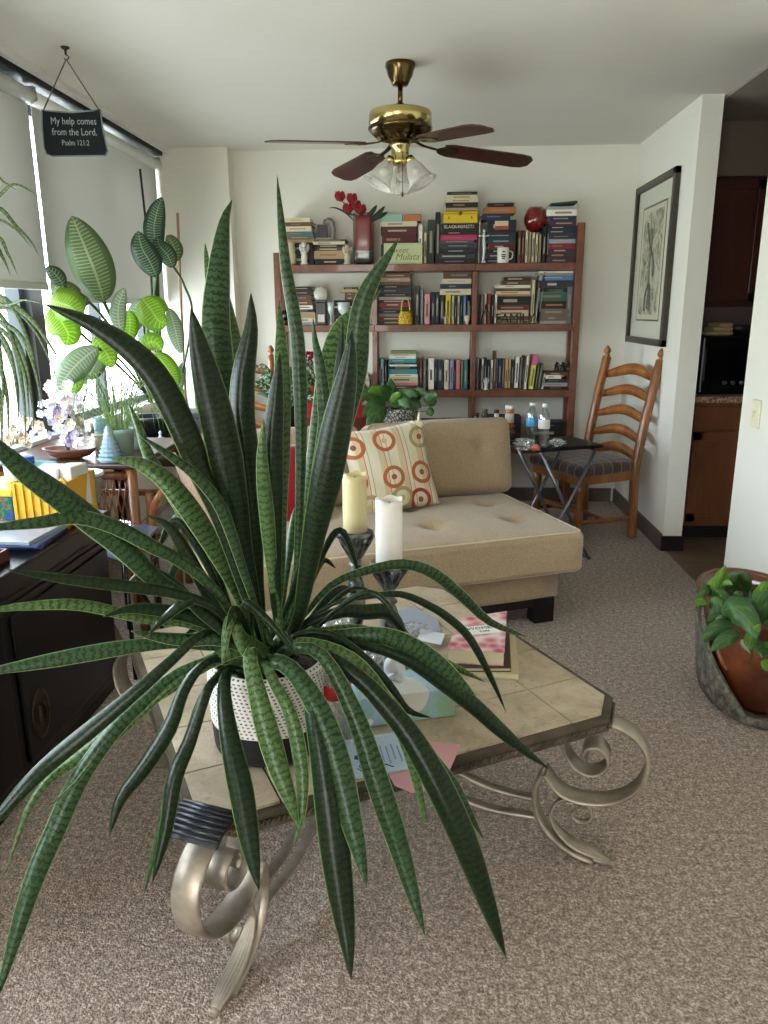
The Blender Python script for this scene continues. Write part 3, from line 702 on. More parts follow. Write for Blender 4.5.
def stack(u0,u1,zb,items,where,group,v=0,d=.16,Y=None,dz0=0):
    """items bottom->top: (colour, px thickness, du0, du1[, 'p' pages forward])"""
    Y=Y or YF+.065; z=zb+dz0+.0006; out=[]
    for i,it in enumerate(items):
        col,px,a,b=it[:4]; pf=len(it)>4; th=px*PXM*1.0
        x0=aY(u0+a,v,Y).x; x1=aY(u1+b,v,Y).x
        lab='%s book, %s %s'%(col,ORD[i],where)
        q=random.Random(NB[0]*7+i); ln=None if pf or th<.012 else [(q.uniform(.08,.3),q.uniform(.5,.85),q.uniform(.16,.34))]
        out.append(book_h(x0,x1,Y,d,z,th-.0008,CN[col],lab,group,ln,pf)); z+=th
    return z,out
def row(zb,items,where,group,v=0,d=.15,Y=None):
    """items: (colour,u0,u1,vtop,vbase[,tilt])"""
    Y=Y or YF+.065
    for i,it in enumerate(items):
        col,a,b,vt,vb=it[:5]; tilt=it[5] if len(it)>5 else 0
        x0,x1=aY(a,vb,Y).x,aY(b,vb,Y).x; hh=(vb-vt)*PXM*1.02; th=x1-x0-.0012
        book_v((x0+x1)/2,Y,zb+.0006+abs(math.sin(tilt))*th/2,th,hh,d,CN[col],'%s upright book%s %s'%(col,', '+ORL[i] if len(items)>1 else '',where),group,tilt)
G1,G2,G3='books on the top shelf','books on the second shelf','books on the third shelf'
# ---------- top shelf, left bay
z,_=stack(285,313,Z1,[('dark brown',11,0,0),('dark',11,1,-1),('tan',3,-1,2),('grey brown',4,0,1),('teal',4,0,0),('cream',5,0,-1),('brown',4,1,0),('cream',4,-1,-2)],'in the leftmost stack, top shelf',G1,250)
z,_=stack(314,345,Z1,[('black',6,1,0),('tan',8,0,0),('brown',3,3,0),('dark',3,2,1),('cream',3,-1,0),('brown',2,0,1)],'in the stack under the dark plaque',G1,250)
zpl=z
def figurine(label,u0,u1,vt,zb,col,Y,name='figurine',cat='figurine',kind='angel',group=None,vb=263):
    x=(aY(u0,vb,Y).x+aY(u1,vb,Y).x)/2; w_=(u1-u0)*PXM*Y/5.38; hh=(vb-vt)*PXM*Y/5.38; m=MB(); r=w_/2; M=mat(col,.45)
    t=thing(name,label,cat,(x,Y,zb+.0006),group=group); c=Vector((x,Y,zb+.0006))
    if kind=='angel':
        MB().lathe([(0,0),(r*.9,0),(r*.95,hh*.05),(r*.6,hh*.12),(r*.75,hh*.3),(r*.45,hh*.62),(r*.3,hh*.72),(0,hh*.74)],c,16).build('robe',M,t)
        MB().ico(c+Vector((0,-.002,hh*.86)),hh*.13,2).build('head',M,t)
        for s in (-1,1):
            m=MB(); leaf_mesh(m,[c+Vector((s*r*.15,.006,hh*.5)),c+Vector((s*r*.7,.010,hh*.68)),c+Vector((s*r*.95,.012,hh*.9))],r*.9,'ovate',th=.003); m.build('wing',M,t)
            MB().tube([c+Vector((s*r*.4,0,hh*.66)),c+Vector((s*r*.5,-r*.5,hh*.5)),c+Vector((0,-r*.7,hh*.56))],hh*.05,7).build('arm',M,t)
    elif kind=='vase':
        MB().lathe([(0,0),(r*.6,0),(r*.95,hh*.1),(r*.8,hh*.25),(r,hh*.4),(r*.75,hh*.55),(r*.95,hh*.7),(r*.7,hh*.85),(r*.85,hh),(r*.7,hh),(r*.55,hh*.88),(0,hh*.85)],c,14).build('body',M,t)
        MB().ico(c+Vector((0,0,hh*.9)),r*.5,1).build('knob',M,t)
    return t

YG=YF+.032
figurine('cream ornate carved figurine at the left end of the top shelf',286,297,241,Z1,'#b9ad8e',YG,kind='vase')
figurine('small white angel figurine with raised wings on the top shelf',300,309,240,Z1,'#cfd0c4',YG)
figurine('small cream kneeling angel beside the glass vase of roses',343,352,243,Z1,'#b5ab90',YG)
# plaque with an arched grey figure
px=aY(327,237,YF+.10).x; t=thing('plaque','small dark plaque with a grey arched figurine on top of a book stack','figurine',(px,YF+.10,zpl))
MB().box((px-.012,YF+.10,zpl+.006),(.125,.06,.012),bev=.003).build('base',mat('#8f8a7a',.5),t)
MB().box((px-.03,YF+.10,zpl+.055),(.07,.018,.085),bev=.004).build('plate',mat('#2a1c22',.35),t)
MB().tube(cat_rom([(px+.04,YF+.09,zpl+.012),(px+.045,YF+.09,zpl+.07),(px+.03,YF+.09,zpl+.115),(px-.005,YF+.085,zpl+.12),(px-.015,YF+.08,zpl+.095)],6),[.016]*9+[.02]*8+[.012]*8,9).build('arched_figure',mat('#77736a',.5),t)
# vase of roses
vx=aY(364,263,YF+.075).x; vy=YF+.085; t=thing('rose_vase','tall clear square vase filled with red glass beads, holding red roses','vase',(vx,vy,Z1))
m=MB(); rbox(m,(.135,.11,.33),.012,6,Matrix.Translation((vx,vy,Z1+.166))); m.build('glass_body',glassmat('vase glass','#d9d5d2',.95,.15,.1),t)
m=MB(); rbox(m,(.115,.09,.22),.02,6,Matrix.Translation((vx,vy,Z1+.205))); m.build('red_filler',mat('#9a1526',.2,coat=.4),t)
m=MB(); rbox(m,(.115,.09,.075),.01,4,Matrix.Translation((vx,vy,Z1+.045))); m.build('grey_stones',mat('#4a4c50',.7),t)
M_rose=mat('#8d0d18',.6); M_stem=mat('#1d3320',.6)
for (u,v) in ((340,197),(352,199),(348,209),(361,210),(356,206)):
    p=aY(u,v,vy-.02); MB().tube(cat_rom([(vx,vy,Z1+.30),(vx+(p.x-vx)*.5,vy,Z1+.36),tuple(p-Vector((0,0,.02)))],6),.003,6).build('stem',M_stem,t)
    m=MB(); rr=random.Random(u)
    m.ico(p,.026,2,sc=(1,1,1.15))
    for k in range(7):
        a=k*.9; q=p+Vector((math.cos(a)*.018,math.sin(a)*.018,0)); leaf_mesh(m,[q-Vector((0,0,.025)),q+Vector((math.cos(a)*.012,math.sin(a)*.012,.005)),q+Vector((math.cos(a)*.010,math.sin(a)*.01,.034))],.042,'petal',fold=.3,th=.002,view=False,side0=(math.cos(a),math.sin(a),.1))
    m.build('rose',M_rose,t)
for i,(pts) in enumerate([((354,221),(346,213),(336,208),(328,208)),((358,216),(350,214),(343,210)),((366,218),(372,212),(377,205)),((370,220),(378,214),(385,206)),((368,222),(380,216),(388,212))]):
    m=MB(); leaf_mesh(m,[aY(u,v,vy-.03) for u,v in pts],.030 if i>1 else .012,'ovate'); m.build('leaf',M_stem,t)
# sign box and the books round it
YS=YF+.03; s0,s1=aY(384,262,YS).x,aY(422.5,262,YS).x
bx=thing('sign_block','pale green painted box sign with script lettering leaning before the maroon books','sign',((s0+s1)/2,YS,Z1))
hz=20*PXM; MB().box(((s0+s1)/2,YS,Z1+hz/2+.001),(s1-s0,.028,hz),bev=.002).build('panel',mat('#b9bf8e',.6),bx)
m=MB(); 
for (cx,cz,w_,h_) in ((0,.5,.93,.012),(0,-.5,.93,.012),(-.5,0,.012,.9),(.5,0,.012,.9)): m.box(((s0+s1)/2+cx*(s1-s0)*.93,YS-.0145,Z1+hz/2+cz*hz*.85),(w_*(s1-s0) if w_>.1 else .0018,.001,h_*hz if h_>.1 else .0018))
m.build('border_line',mat('#8d9468',.6),bx)
M_scr=mat('#6b6f48',.6)
text('Sweet',.05,basis(((s0+s1)/2-.03,YS-.0150,Z1+hz*.66),(1,0,0),(0,0,1)),M_scr,bx,'lettering',shear=.35)
text('Mulata',.06,basis(((s0+s1)/2+.025,YS-.0150,Z1+hz*.34),(1,0,0),(0,0,1)),M_scr,bx,'lettering',shear=.35)
z,_=stack(381,417,Z1,[('dark brown',10,0,0),('dark',10,0,0),('maroon',9,1,-1),('maroon',8,0,0),('cream',5,0,0)],'of the stack behind the green box sign',G1,250,d=.14,Y=YF+.085)
def box_h(x0,x1,y0,d,z0,th,col,label,name='box',cat='box',group=None):
    o=MB().box((0,0,th/2),(x1-x0,d,th),bev=.003).build(name,mat(col,.5)); o.location=((x0+x1)/2,y0+d/2,z0); tag(o,label,cat,group); return o
box_h(aY(380,218,YF+.085).x,aY(402.5,218,YF+.085).x,YF+.085,.12,z,7*PXM,'#8fb3a4','small mint box on top of the books behind the green sign')
box_h(aY(403.5,218,YF+.085).x,aY(421,218,YF+.085).x,YF+.085,.12,z,6.5*PXM,'#a8683a','small orange brown box next to the mint box on the top shelf')
row(Z1,[('off-white',418,422.6,226,263),('cream',423.4,426.6,233,263),('dark green',427.5,434,221,263),('black',435,440,214,263)],'of four right of the green sign',G1)
z,_=stack(440,477,Z1,[('black',5,-3,-1),('charcoal',5,-3,-1),('black',5,-3,-1),('charcoal',5,-2,-2),('grey purple',3,-1,-3),('magenta',5,0,0),('black',4,1,0),('black',7,1,0)],'of the stack under the yellow tin',G1,250)
bt=z-7*PXM
text('BLACK FORESTS',.030,basis((aY(459,232,YF+.06).x,YF+.0625,bt+.024),(1,0,0),(0,0,1)),mat('#cfcabb',.5),_[-1],'lettering',sx=.92)
_l=_[-1].children[0]; _l.data.transform(Matrix.Translation(-Vector(_[-1].location))); _l.location=(0,0,0)
# yellow tin with latch
ty0=YF+.065; a_,b_=aY(443,226,ty0).x,aY(477.5,226,ty0).x
t=thing('yellow_tin','yellow hinged tin box with a small latch on the top shelf','box',((a_+b_)/2,ty0+.08,z))
MB().box(((a_+b_)/2,ty0+.08,z+.030),(b_-a_,.15,.058),bev=.004).build('tin_body',mat('#d8bb18',.35),t)
MB().box(((a_+b_)/2,ty0+.08,z+.068),(b_-a_+.004,.154,.016),bev=.004).build('lid',mat('#cfae12',.35),t)
m=MB(); m.lathe([(0,0),(.012,0),(.012,.006),(0,.006)],seg=14,M=Matrix.Translation(((a_+b_)/2,ty0+.002,z+.062))@Matrix.Rotation(math.pi/2,4,'X')); m.build('latch',mat('#7a6220',.3,.8),t)
for dx in (-.075,.075): MB().box(((a_+b_)/2+dx,ty0+.004,z+.035),(.008,.004,.016)).build('rivet_strip',mat('#7a6220',.3,.8),t)
z+=.0775
z,_=stack(446,478,z,[('tan',3,0,0),('black',5,0,0),('cream',3,-1,0),('cream',4,0,-1),('dark brown',3,1,-1)],'of the pile on the yellow tin',G1,205)
row(Z1,[('off-white',478,479.5,222,263)],'thin, right of the yellow tin',G1)
# crucifix figure
cx=aY(483.5,262,YG).x; t=thing('crucifix_figure','white metal crucifix figure standing before the dark books on the top shelf','figurine',(cx,YG,Z1)); Mw=mat('#c9cac6',.35,.3)
MB().lathe([(0,0),(.016,0),(.018,.01),(.008,.02),(0,.02)],(cx,YG,Z1),14).build('base',Mw,t)
MB().tube(cat_rom([(cx,YG,Z1+.018),(cx+.003,YG,Z1+.09),(cx,YG,Z1+.15),(cx,YG,Z1+.19)],5),[.008]*5+[.011]*5+[.010]*6,9).build('body',Mw,t)
MB().ico((cx,YG,Z1+.205),.011,2).build('head',Mw,t)
MB().tube([(cx-.038,YG,Z1+.178),(cx,YG,Z1+.168),(cx+.038,YG,Z1+.178)],.0055,8).build('arms',Mw,t)
z,_=stack(487,516,Z1,[('black',5,-1,0),('charcoal',5,0,0),('dark',4,0,0),('burgundy',5,2,0),('dark green',5,0,0),('navy',6,0,0),('black',12,0,0),('navy',6,-5,-6),('orange',6,-3,-1),('black',4,0,-3)],'of the stack behind the white mug',G1,230)
lb=aY(497,225,YF+.063); MB().box((0,-.0815,.045),(.088,.001,.052)).build('spine_label',mat('#cbb9a4',.5),_[6])
MB().box((0,-.0822,.030),(.086,.001,.020)).build('spine_label',mat('#a5402c',.5),_[6])
# mug
mx=aY(503,262,YG).x; t=thing('mug','white mug with a small black print on the top shelf','mug',(mx,YF+.04,Z1)); my=YF+.042
MB().lathe([(0,.002),(.034,.0),(.038,.004),(.040,.1),(.0375,.1),(.035,.008),(0,.006)],(mx,my,Z1),28).build('cup',mat('#dedad0',.25),t)
m=MB(); 
for dz,w_ in ((.072,.018),(.052,.032),(.040,.028),(.028,.022)): m.box((mx,my-.0405,Z1+dz),(w_,.0016,.007))
m.build('print',mat('#1c1a1c',.5),t)
MB().tube(cat_rom([(mx+.036,my,Z1+.08),(mx+.062,my+.01,Z1+.07),(mx+.060,my+.01,Z1+.035),(mx+.036,my,Z1+.022)],5),.005,8).build('handle',mat('#dedad0',.25),t)
row(Z1,[('brown',517,520.5,232,263),('burgundy',521,523.6,232,263),('cream',524.4,527.5,233,263),('tan',527.8,530.5,234,263),('cream',531,534,234,263),('cream',534.4,537.2,236,263),('tan',537.8,540.6,236,263),('dark',541.4,545.4,228,263),('black',545.8,548,226,263)],'under the red glass bowl',G1)
gz=Z1+30.5*PXM; gx=aY(535,230,YF+.14).x
tag(MB().lathe([(0,0),(.025,0),(.055,.02),(.076,.06),(.078,.09),(.066,.13),(.05,.158),(.047,.158),(.062,.13),(.073,.09),(.07,.06),(.05,.025),(0,.008)],(0,0,0),30).build('glass_bowl',mat('#6e0a14',.06,coat=1)),'round deep red glass bowl perched on upright books on the top shelf','bowl'); bpy.data.objects['glass_bowl'].location=(gx,YF+.14,gz)
z,_=stack(548,582,Z1,[('plum',5,0,-2),('charcoal',5,1,-2),('plum',4,0,-2),('red',5,2,-6),('pale blue',4,0,-4),('charcoal',5,0,-1),('navy',4,0,-1),('dark',4,0,-1),('plum',4,1,-1),('navy',5,1,0),('off-white',6,-2,1),('silver',3,-2,0)],'of the right end stack, top shelf',G1,230)
_=book_h(aY(551,203,YF+.06).x,aY(582,203,YF+.06).x,YF+.065,.15,z+.012,.014,CN['dark green'],'thin dark green book tilted on top of the right end stack',G1); _.rotation_euler=(0,-.085,0)
# ---------- second shelf
hk=aY(286,325,YF+.03).x; t=thing('candle_holder','black wrought metal holder with a curled top at the left end of the second shelf','candle holder',(hk,YG,Z2))
MB().lathe([(0,0),(.028,0),(.028,.006),(.01,.012),(0,.012)],(hk,YG,Z2),16).build('base',M_blk,t)
MB().tube(cat_rom([(hk,YG,Z2+.01),(hk+.004,YG,Z2+.12),(hk+.018,YG,Z2+.20),(hk+.045,YG,Z2+.235),(hk+.062,YG,Z2+.215),(hk+.05,YG,Z2+.195)],6),.005,8).build('curl',M_blk,t)
MB().lathe([(0,0),(.02,0),(.028,.03),(.024,.06),(.016,.07),(0,.07)],(hk,YG-.0,Z2+.03),16).build('cup',M_blk,t)
z,_=stack(294,315,Z2,[('pale blue',3,0,0),('cream',4,0,0),('tan',6,1,0),('dark',3,0,-2),('off-white',4,0,-2),('brown',5,0,-3),('brown',5,0,-4),('dark brown',5,1,-4),('black',4,1,-3)],'of the leftmost stack, second shelf',G2,310)
gx=aY(321.5,324,YG).x; t=thing('disc_trophy','round frosted glass disc on a dark pedestal on the second shelf','ornament',(gx,YF+.05,Z2))
MB().box((gx,YF+.05,Z2+.075),(.065,.05,.148),bev=.004).build('pedestal',mat('#1b1c20',.3),t)
MB().box((gx,YF+.022,Z2+.045),(.045,.004,.05)).build('plate',mat('#b9b7a8',.4),t)
m=MB(); m.lathe([(0,-.008),(.045,-.008),(.05,0),(.045,.008),(0,.008)],seg=30,M=Matrix.Translation((gx,YF+.05,Z2+.205))@Matrix.Rotation(math.pi/2,4,'X')); m.build('disc',mat('#b3b0a4',.25),t)
MB().box((gx,YF+.05,Z2+.157),(.07,.035,.02),bev=.004).build('collar',M_blk,t)
for i,(u,lab) in enumerate(((331,'narrow'),(344,'wide'))):
    x=aY(u,324,YG).x; t=thing('goblet','white and clear footed goblet, the %s one beside the glass disc'%lab,'glass',(x,YF+.045,Z2),group='goblets on the second shelf')
    r=.022 if i==0 else .042
    MB().lathe([(0,0),(r*.8,0),(r*.8,.004),(.005,.012),(.004,.06),(r*.6,.075),(r,.10),(r*1.02,.15),(r*.96,.15),(r*.93,.102),(0,.082)],(x,YF+.045,Z2),20).build('bowl_and_stem',mat('#c3cbc9',.12,coat=.5),t)
bz=Z2+24*PXM
z,_=stack(334,357,Z2,[('dark',9,0,0),('dark brown',8,0,0),('off-white',2,0,-2),('black',6,0,0),('brown',4,11,0),('brown',4,11,0),('tan',3,6,0),('dark brown',2,10,0)],'of the stack behind the goblets',G2,310)
z,_=stack(378,411,Z2,[('dark green',4,1,-1),('burgundy',4,0,0),('grey',3,1,0),('black',4,0,0),('dark brown',3,1,-1),('red',4,2,0),('black',3,1,0),('silver',3,1,0),('black',4,1,0),('charcoal',4,0,0),('black',4,0,0),('brown',3,0,0),('tan',4,0,-1),('tan',3,0,-1)][:12],'of the stack behind the yellow bag',G2,300)
z,_=stack(378,411,z,[('tan',4,0,-1),('brown',4,1,-1)],'of two atop the yellow bag stack',G2,280)
# little yellow bag
bx_=aY(405.5,324,YG-.01).x; t=thing('handbag_ornament','tiny yellow woven handbag with a loop handle on the second shelf','bag',(bx_,YF+.03,Z2))
g=NT('yellow weave',.6); v=g.coord('Object'); vo=g.n('ShaderNodeTexVoronoi',i_Scale=110.); g.l(v,vo.inputs['Vector']); g.color(g.ramp(vo.outputs['Distance'],[(.2,'#e2c21c'),(.7,'#8a6a0c')])); g.bump(vo.outputs['Distance'],.5,.004)
m=MB(); m.lathe([(0,0),(.040,0),(.050,.01),(.046,.06),(.036,.09),(.030,.09),(0,.06)],(bx_,YF+.03,Z2),20,sy=.5); m.build('bag_body',g.m,t)
MB().tube(cat_rom([(bx_-.03,YF+.03,Z2+.085),(bx_-.022,YF+.03,Z2+.15),(bx_,YF+.03,Z2+.178),(bx_+.022,YF+.03,Z2+.15),(bx_+.03,YF+.03,Z2+.085)],6),.004,8).build('handle',mat('#c9b04a',.6),t)
row(Z2,[('charcoal',414.5,419.5,287,325),('grey',420,423.4,290,325),('pink',424,429.8,295,325),('navy',431,434.6,293,325),('charcoal',435,438.8,293,325),('dark',439.6,444,297,325),('yellow',445,450.5,296,325),('cream',451.2,454,297,325),('dark green',454.4,456.4,297,325),('cream',457,459.4,297,325),('dark green',460,462,297,325),('blue',462.6,465.8,297,325),('navy',466.2,470,296,325),('dark',470.4,473.6,296,325)],'in middle bay, second shelf',G2)
z,_=stack(440,473,Z2+29.6*PXM,[('cream',6,0,0),('navy',5,0,0),('cream',5,1,0),('brown',7,3,1)],'of four lying on the middle bay row',G2,290,d=.13)
figurine('tiny pale figurine before the yellow book on the second shelf',443.5,448,316,Z2,'#b5ac98',YG,vb=325)
t=thing('egg_cup','tiny cream cup on the second shelf before the blue book','cup',(aY(467,325,YG).x,YF+.03,Z2)); MB().lathe([(0,0),(.012,0),(.006,.01),(.018,.03),(.019,.052),(.012,.062),(0,.062)],(aY(467,325,YG).x,YF+.03,Z2),16).build('cup_body',mat('#c9b795',.4),t)
row(Z2,[('grey',480,483,296,325),('cream',483.4,486,295,325),('red',486.6,490.4,295,325),('dark',490.8,493.6,296,325),('off-white',494,496.6,296,325)],'behind the black wire easel',G2,d=.13)
# black scrolled easel
ex=aY(486,325,YG).x; t=thing('wire_easel','small black scrolled wire easel before the short upright books','easel',(ex,YF+.03,Z2))
for s in (-1,1): MB().tube(cat_rom([(ex+s*.035,YF+.02,Z2+.004),(ex+s*.028,YF+.03,Z2+.05),(ex+s*.006,YF+.045,Z2+.10),(ex,YF+.05,Z2+.13)],5),.0035,7).build('side_wire',M_blk,t)
z,_=stack(497,530,Z2,[('tan',4,0,0),('brown',4,0,0),('cream',6,0,-1),('burgundy',5,-1,-1),('black',9,0,1),('tan',2,-1,0),('cream',3,-1,0),('brown',3,-2,0),('off-white',3,-3,0),('brown',4,4,0),('dark brown',4,6,0)],'of the stack behind the black word',G2,300,d=.14,Y=YF+.085)
row(Z2,[('cream',530.4,533.6,282,325)],'beside the black word ornament stack',G2)
row(Z2,[('black',537.4,539.4,272,325,.08),('white',534.4,536,278,325,.08)],'leaning mid right bay, second shelf',G2)
# FAMILY
fx=aY(515,325,YG-.015).x; t=thing('word_ornament','black cut-out word FAMILY standing at the front of the second shelf','ornament',(fx,YF+.022,Z2))
MB().box((fx,YF+.022,Z2+.003),(.285,.022,.006)).build('base_bar',M_blk,t)
text('FAMILY',.088,basis((fx,YF+.022,Z2+.037),(1,0,0),(0,0,1)),M_blk,t,'letters',depth=.004,sx=.93)
z,_=stack(540,570,Z2,[('silver',3,-2,-3),('grey brown',6,0,0),('grey brown',6,0,0),('dark brown',8,-1,0),('green',9,-1,-1)],'of the big right stack, second shelf',G2,300)
row(Z2,[('grey',570.8,576.4,289,325)],'against the right end stack, second shelf',G2,d=.15)
z,_=stack(540,576,Z2+35.4*PXM,[('charcoal',8,-1,0),('blue',5,0,0),('tan',2,-2,-2),('off-white',2,-1,-3)],'lying atop the right end pile',G2,280,d=.15)
# ---------- third shelf
z,_=stack(286,322,Z3,[('white',5,0,0),('navy',2,0,0),('off-white',6,0,-3)],'of the left pile, third shelf',G3,385)
rx=aY(308,375,YF+.09).x; t=thing('flower_vase','small speckled grey vase of red blossoms on a flat pile, third shelf','vase',(rx,YF+.12,z+.0006))
g=NT('speckle glaze',.5); v=g.coord('Object'); g.color(g.ramp(g.noise(v,120,2),[(.45,'#2d2b2b'),(.55,'#c9c2b8')],'CONSTANT')); MB().lathe([(0,0),(.03,0),(.038,.03),(.036,.10),(.026,.12),(0,.11)],(rx,YF+.12,z),20).build('vase_body',g.m,t)
m=MB(); rr=random.Random(4)
for k in range(14): m.ico((rx+rr.uniform(-.034,.034),YF+.12+rr.uniform(-.03,.03),z+.135+rr.uniform(-.01,.03)),.016,1)
m.build('red_blossoms',mat('#9c1224',.7),t)
z,_=stack(357,369.5,Z3,[('cream',4,0,0),('off-white',4,0,0),('cream',4,1,0),('off-white',4,1,-1)],'of the small pale pile',G3,385)
row(Z3,[('bright teal',375,378,359,391),('black',378.4,379.8,360,391),('light blue',380.2,384,360,391),('navy',384.6,387,361,391)],'left of the teal stack',G3)
z,_=stack(388.5,417,Z3,[('burgundy',4,-1,0),('pink',3,-1,1),('cream',6,0,1),('off-white',3,1,1),('bright teal',5,0,0),('black',3,0,0),('off-white',2,1,0),('navy',2,1,0),('bright teal',4,1,-1),('off-white',3,1,-1),('cream',2,1,-1),('olive',3,2,-1)],'of the teal stack, third shelf',G3,375)
row(Z3,[('burgundy',419.5,422,359,391),('grey',423,426,361,391),('dark green',426.4,427.6,361,391),('off-white',428,434,359,391),('dark',434.4,436.4,362,391),('navy',436.8,443,361,391),('cream',443.6,448.6,361,391),('lilac',449.2,453.4,361,391),('navy',453.8,455,362,391),('rose',455.4,460,361,391),('olive',460.4,462.6,362,391),('teal',463,467.6,362,391)],'right of the teal stack',G3)
row(Z3,[('off-white',468,470,362,391),('black',470.4,472.4,361,391),('silver',476.4,478.4,359,391),('black',478.8,480.4,360,391),('off-white',480.8,483,360,391),('charcoal',483.4,486.2,359,391),('black',486.6,489.4,361,391)],'around the third post, third shelf',G3)
row(Z3,[('off-white',490,492.4,361,391),('brown',492.8,495.4,352,391),('pale blue',495.8,497,360,391),('navy',497.4,501,360,391),('grey',501.6,503.6,360,391),('golden tan',504,507.6,360,391),('cream',508,510,360,391),('black',510.4,513,361,391),('off-white',513.6,517.8,358,391,.03),('grey',518.4,520.8,359,391,.03),('brown',521.2,522.8,357,391,.04),('off-white',523.2,526.2,357,391,.06)],'left of the yellow book',G3,d=.13)
_x=aY(530.5,391,YF+.07).x; book_v(_x,YF+.05,Z3+.004,.030,35*PXM,.13,'#d6cf62','yellow upright book with a pink top, tilted, third shelf',G3,.10,band=[(.1,.62)])
_o=[o for o in bpy.data.objects if o.get('label','').startswith('yellow upright book with a pink top')][0]; MB().box((0,-.002,35*PXM*.86),(.032,.136,35*PXM*.30)).build('pink_cover_band',mat('#cf5f86',.5),_o)
row(Z3,[('olive',534.4,536.4,366,391,.10),('grey',537,539.6,365,391,.12),('white',541,543,375,391,.14)],'right of the yellow book',G3,d=.13)
_t=tag(MB().box((0,0,.006),(.20,.045,.012),bev=.003).build('wooden_tray',M_red),'thin reddish wooden strip lying before the upright books, third shelf','tray'); _t.location=(aY(506,391,YG).x,YF+.028,Z3)
figurine('small white figurine before the upright books on the third shelf',483,489,378,Z3,'#c9c8c2',YG,vb=391)
z,_=stack(543.5,573,Z3,[('black',3,0,0),('silver',4,0,-1),('charcoal',4,1,0),('off-white',4,2,-12),('brown',3,1,0)],'of the figurine pile, third shelf',G3,385)
for i,u in enumerate((557,563,569)):
    x=aY(u,374,YF+.10).x; t=thing('monkey_figurine','dark seated figurine on the low pile, %s of three'%('left','middle','right')[i],'figurine',(x,YF+.12,z),group='three dark seated figurines')
    Md=mat('#2b2320',.4); MB().lathe([(0,0),(.017,0),(.019,.012),(.013,.035),(.008,.045),(0,.046)],(x,YF+.12,z),14).build('body',Md,t); MB().ico((x,YF+.118,z+.055),.012,2).build('head',Md,t)
    for s in (-1,1): MB().tube([(x+s*.012,YF+.115,z+.034),(x+s*.019,YF+.10,z+.040),(x+s*.008,YF+.104,z+.056)],.004,6).build('arm',Md,t)
# ---------- low shelf (mostly hidden)
z,_=stack(485,520,Z4,[('dark',9,0,0),('dark brown',8,0,0),('black',8,2,0),('navy',6,0,0)],'of the dim stack behind the tray',"books on the lowest shelf",450)
z,_=stack(528,566,Z4,[('dark brown',9,0,0),('black',9,0,0),('dark',7,0,0)],'of the dim stack by right post',"books on the lowest shelf",450)
# ============================================================ snake plant in its woven basket
PC=Vector((-.345,1.515,TZ))
def sansmat(name,dark,mid,light,edge):
    g=NT(name,.30,Specular_IOR_Level=.22); v=g.coord('UV'); s=g.n('ShaderNodeSeparateXYZ'); g.l(v,s.inputs[0])
    ob=g.coord('Object',(1,1,1)); mp=g.n('ShaderNodeCombineXYZ'); g.l(g.math('MULTIPLY',s.outputs[0],1.6),mp.inputs[0]); g.l(g.math('MULTIPLY',s.outputs[1],2.2),mp.inputs[1]); 
    oi=g.n('ShaderNodeObjectInfo'); g.l(g.math('MULTIPLY',oi.outputs['Random'],40),mp.inputs[2])
    nz=g.n('ShaderNodeTexNoise'); nz.inputs['Scale'].default_value=3.2; nz.inputs['Detail'].default_value=6; nz.inputs['Roughness'].default_value=.65; g.l(mp.outputs[0],nz.inputs['Vector'])
    wv=g.math('SINE',g.math('ADD',g.math('MULTIPLY',s.outputs[1],44),g.math('MULTIPLY',nz.outputs['Fac'],15)))
    c=g.ramp(g.math('MULTIPLY_ADD',wv,.5,.5),[(.0,dark),(.14,dark),(.34,mid),(.85,light),(1,mid)])
    nb=g.noise(ob,6,3); c=g.mix(g.math('MULTIPLY',nb,.7),c,mid)
    e=g.math('ABSOLUTE',g.math('SUBTRACT',s.outputs[0],.5)); ef=g.math('GREATER_THAN',e,.468); c=g.mix(g.math('MULTIPLY',ef,.8),c,edge); g.color(c)
    g.bump(g.math('ADD',wv,g.math('MULTIPLY',nz.outputs['Fac'],2)),.08,.002)
    tr=g.n('ShaderNodeBsdfTranslucent'); g.l(c,tr.inputs[0]); mx=g.n('ShaderNodeMixShader'); mx.inputs[0].default_value=.10
    g.l(g.b.outputs[0],mx.inputs[1]); g.l(tr.outputs[0],mx.inputs[2]); g.l(mx.outputs[0],g.out.inputs['Surface']); return g.m
M_s1=sansmat('snake leaf dark','#070e06','#142312','#243a1b','#6b8248'); M_s2=sansmat('snake leaf pale','#1c2c16','#415a31','#647f4a','#a0b277'); M_s3=sansmat('snake leaf grey green','#0f1b0f','#294024','#435e38','#93a676')
t=thing('snake_plant','large sprawling snake plant in a white and black woven basket on the coffee table','plant',(PC.x,PC.y,TZ))
g=NT('woven cotton rope',.9); v=g.coord('Object'); sp=g.n('ShaderNodeSeparateXYZ'); g.l(v,sp.inputs[0])
ang=g.math('ARCTAN2',g.math('SUBTRACT',sp.outputs[1],PC.y),g.math('SUBTRACT',sp.outputs[0],PC.x)); rowi=g.math('FLOOR',g.math('MULTIPLY',sp.outputs[2],125))
dash=g.math('SINE',g.math('ADD',g.math('MULTIPLY',ang,70),g.math('MULTIPLY',rowi,1.7))); fr=g.math('FRACT',g.math('MULTIPLY',sp.outputs[2],125))
dk=g.math('MULTIPLY',g.math('GREATER_THAN',dash,.1),g.math('GREATER_THAN',fr,.58)); top=g.mix(dk,'#dedbd2','#55534f'); low=g.math('LESS_THAN',sp.outputs[2],TZ+.072)
g.color(g.mix(low,top,'#0c0c0f')); g.bump(fr,.6,.004); M_bask=g.m
m=MB(); prof=[(0,.001),(.108,.001),(.120,.008)]
for k in range(26):
    z=.008+k*.0076; r=.121+.009*math.sin(min(1,z/.2)*1.9)+(.0018 if k%2 else 0); prof.append((r,z))
prof+=[(.124,.208),(.118,.206),(.116,.17),(0,.17)]
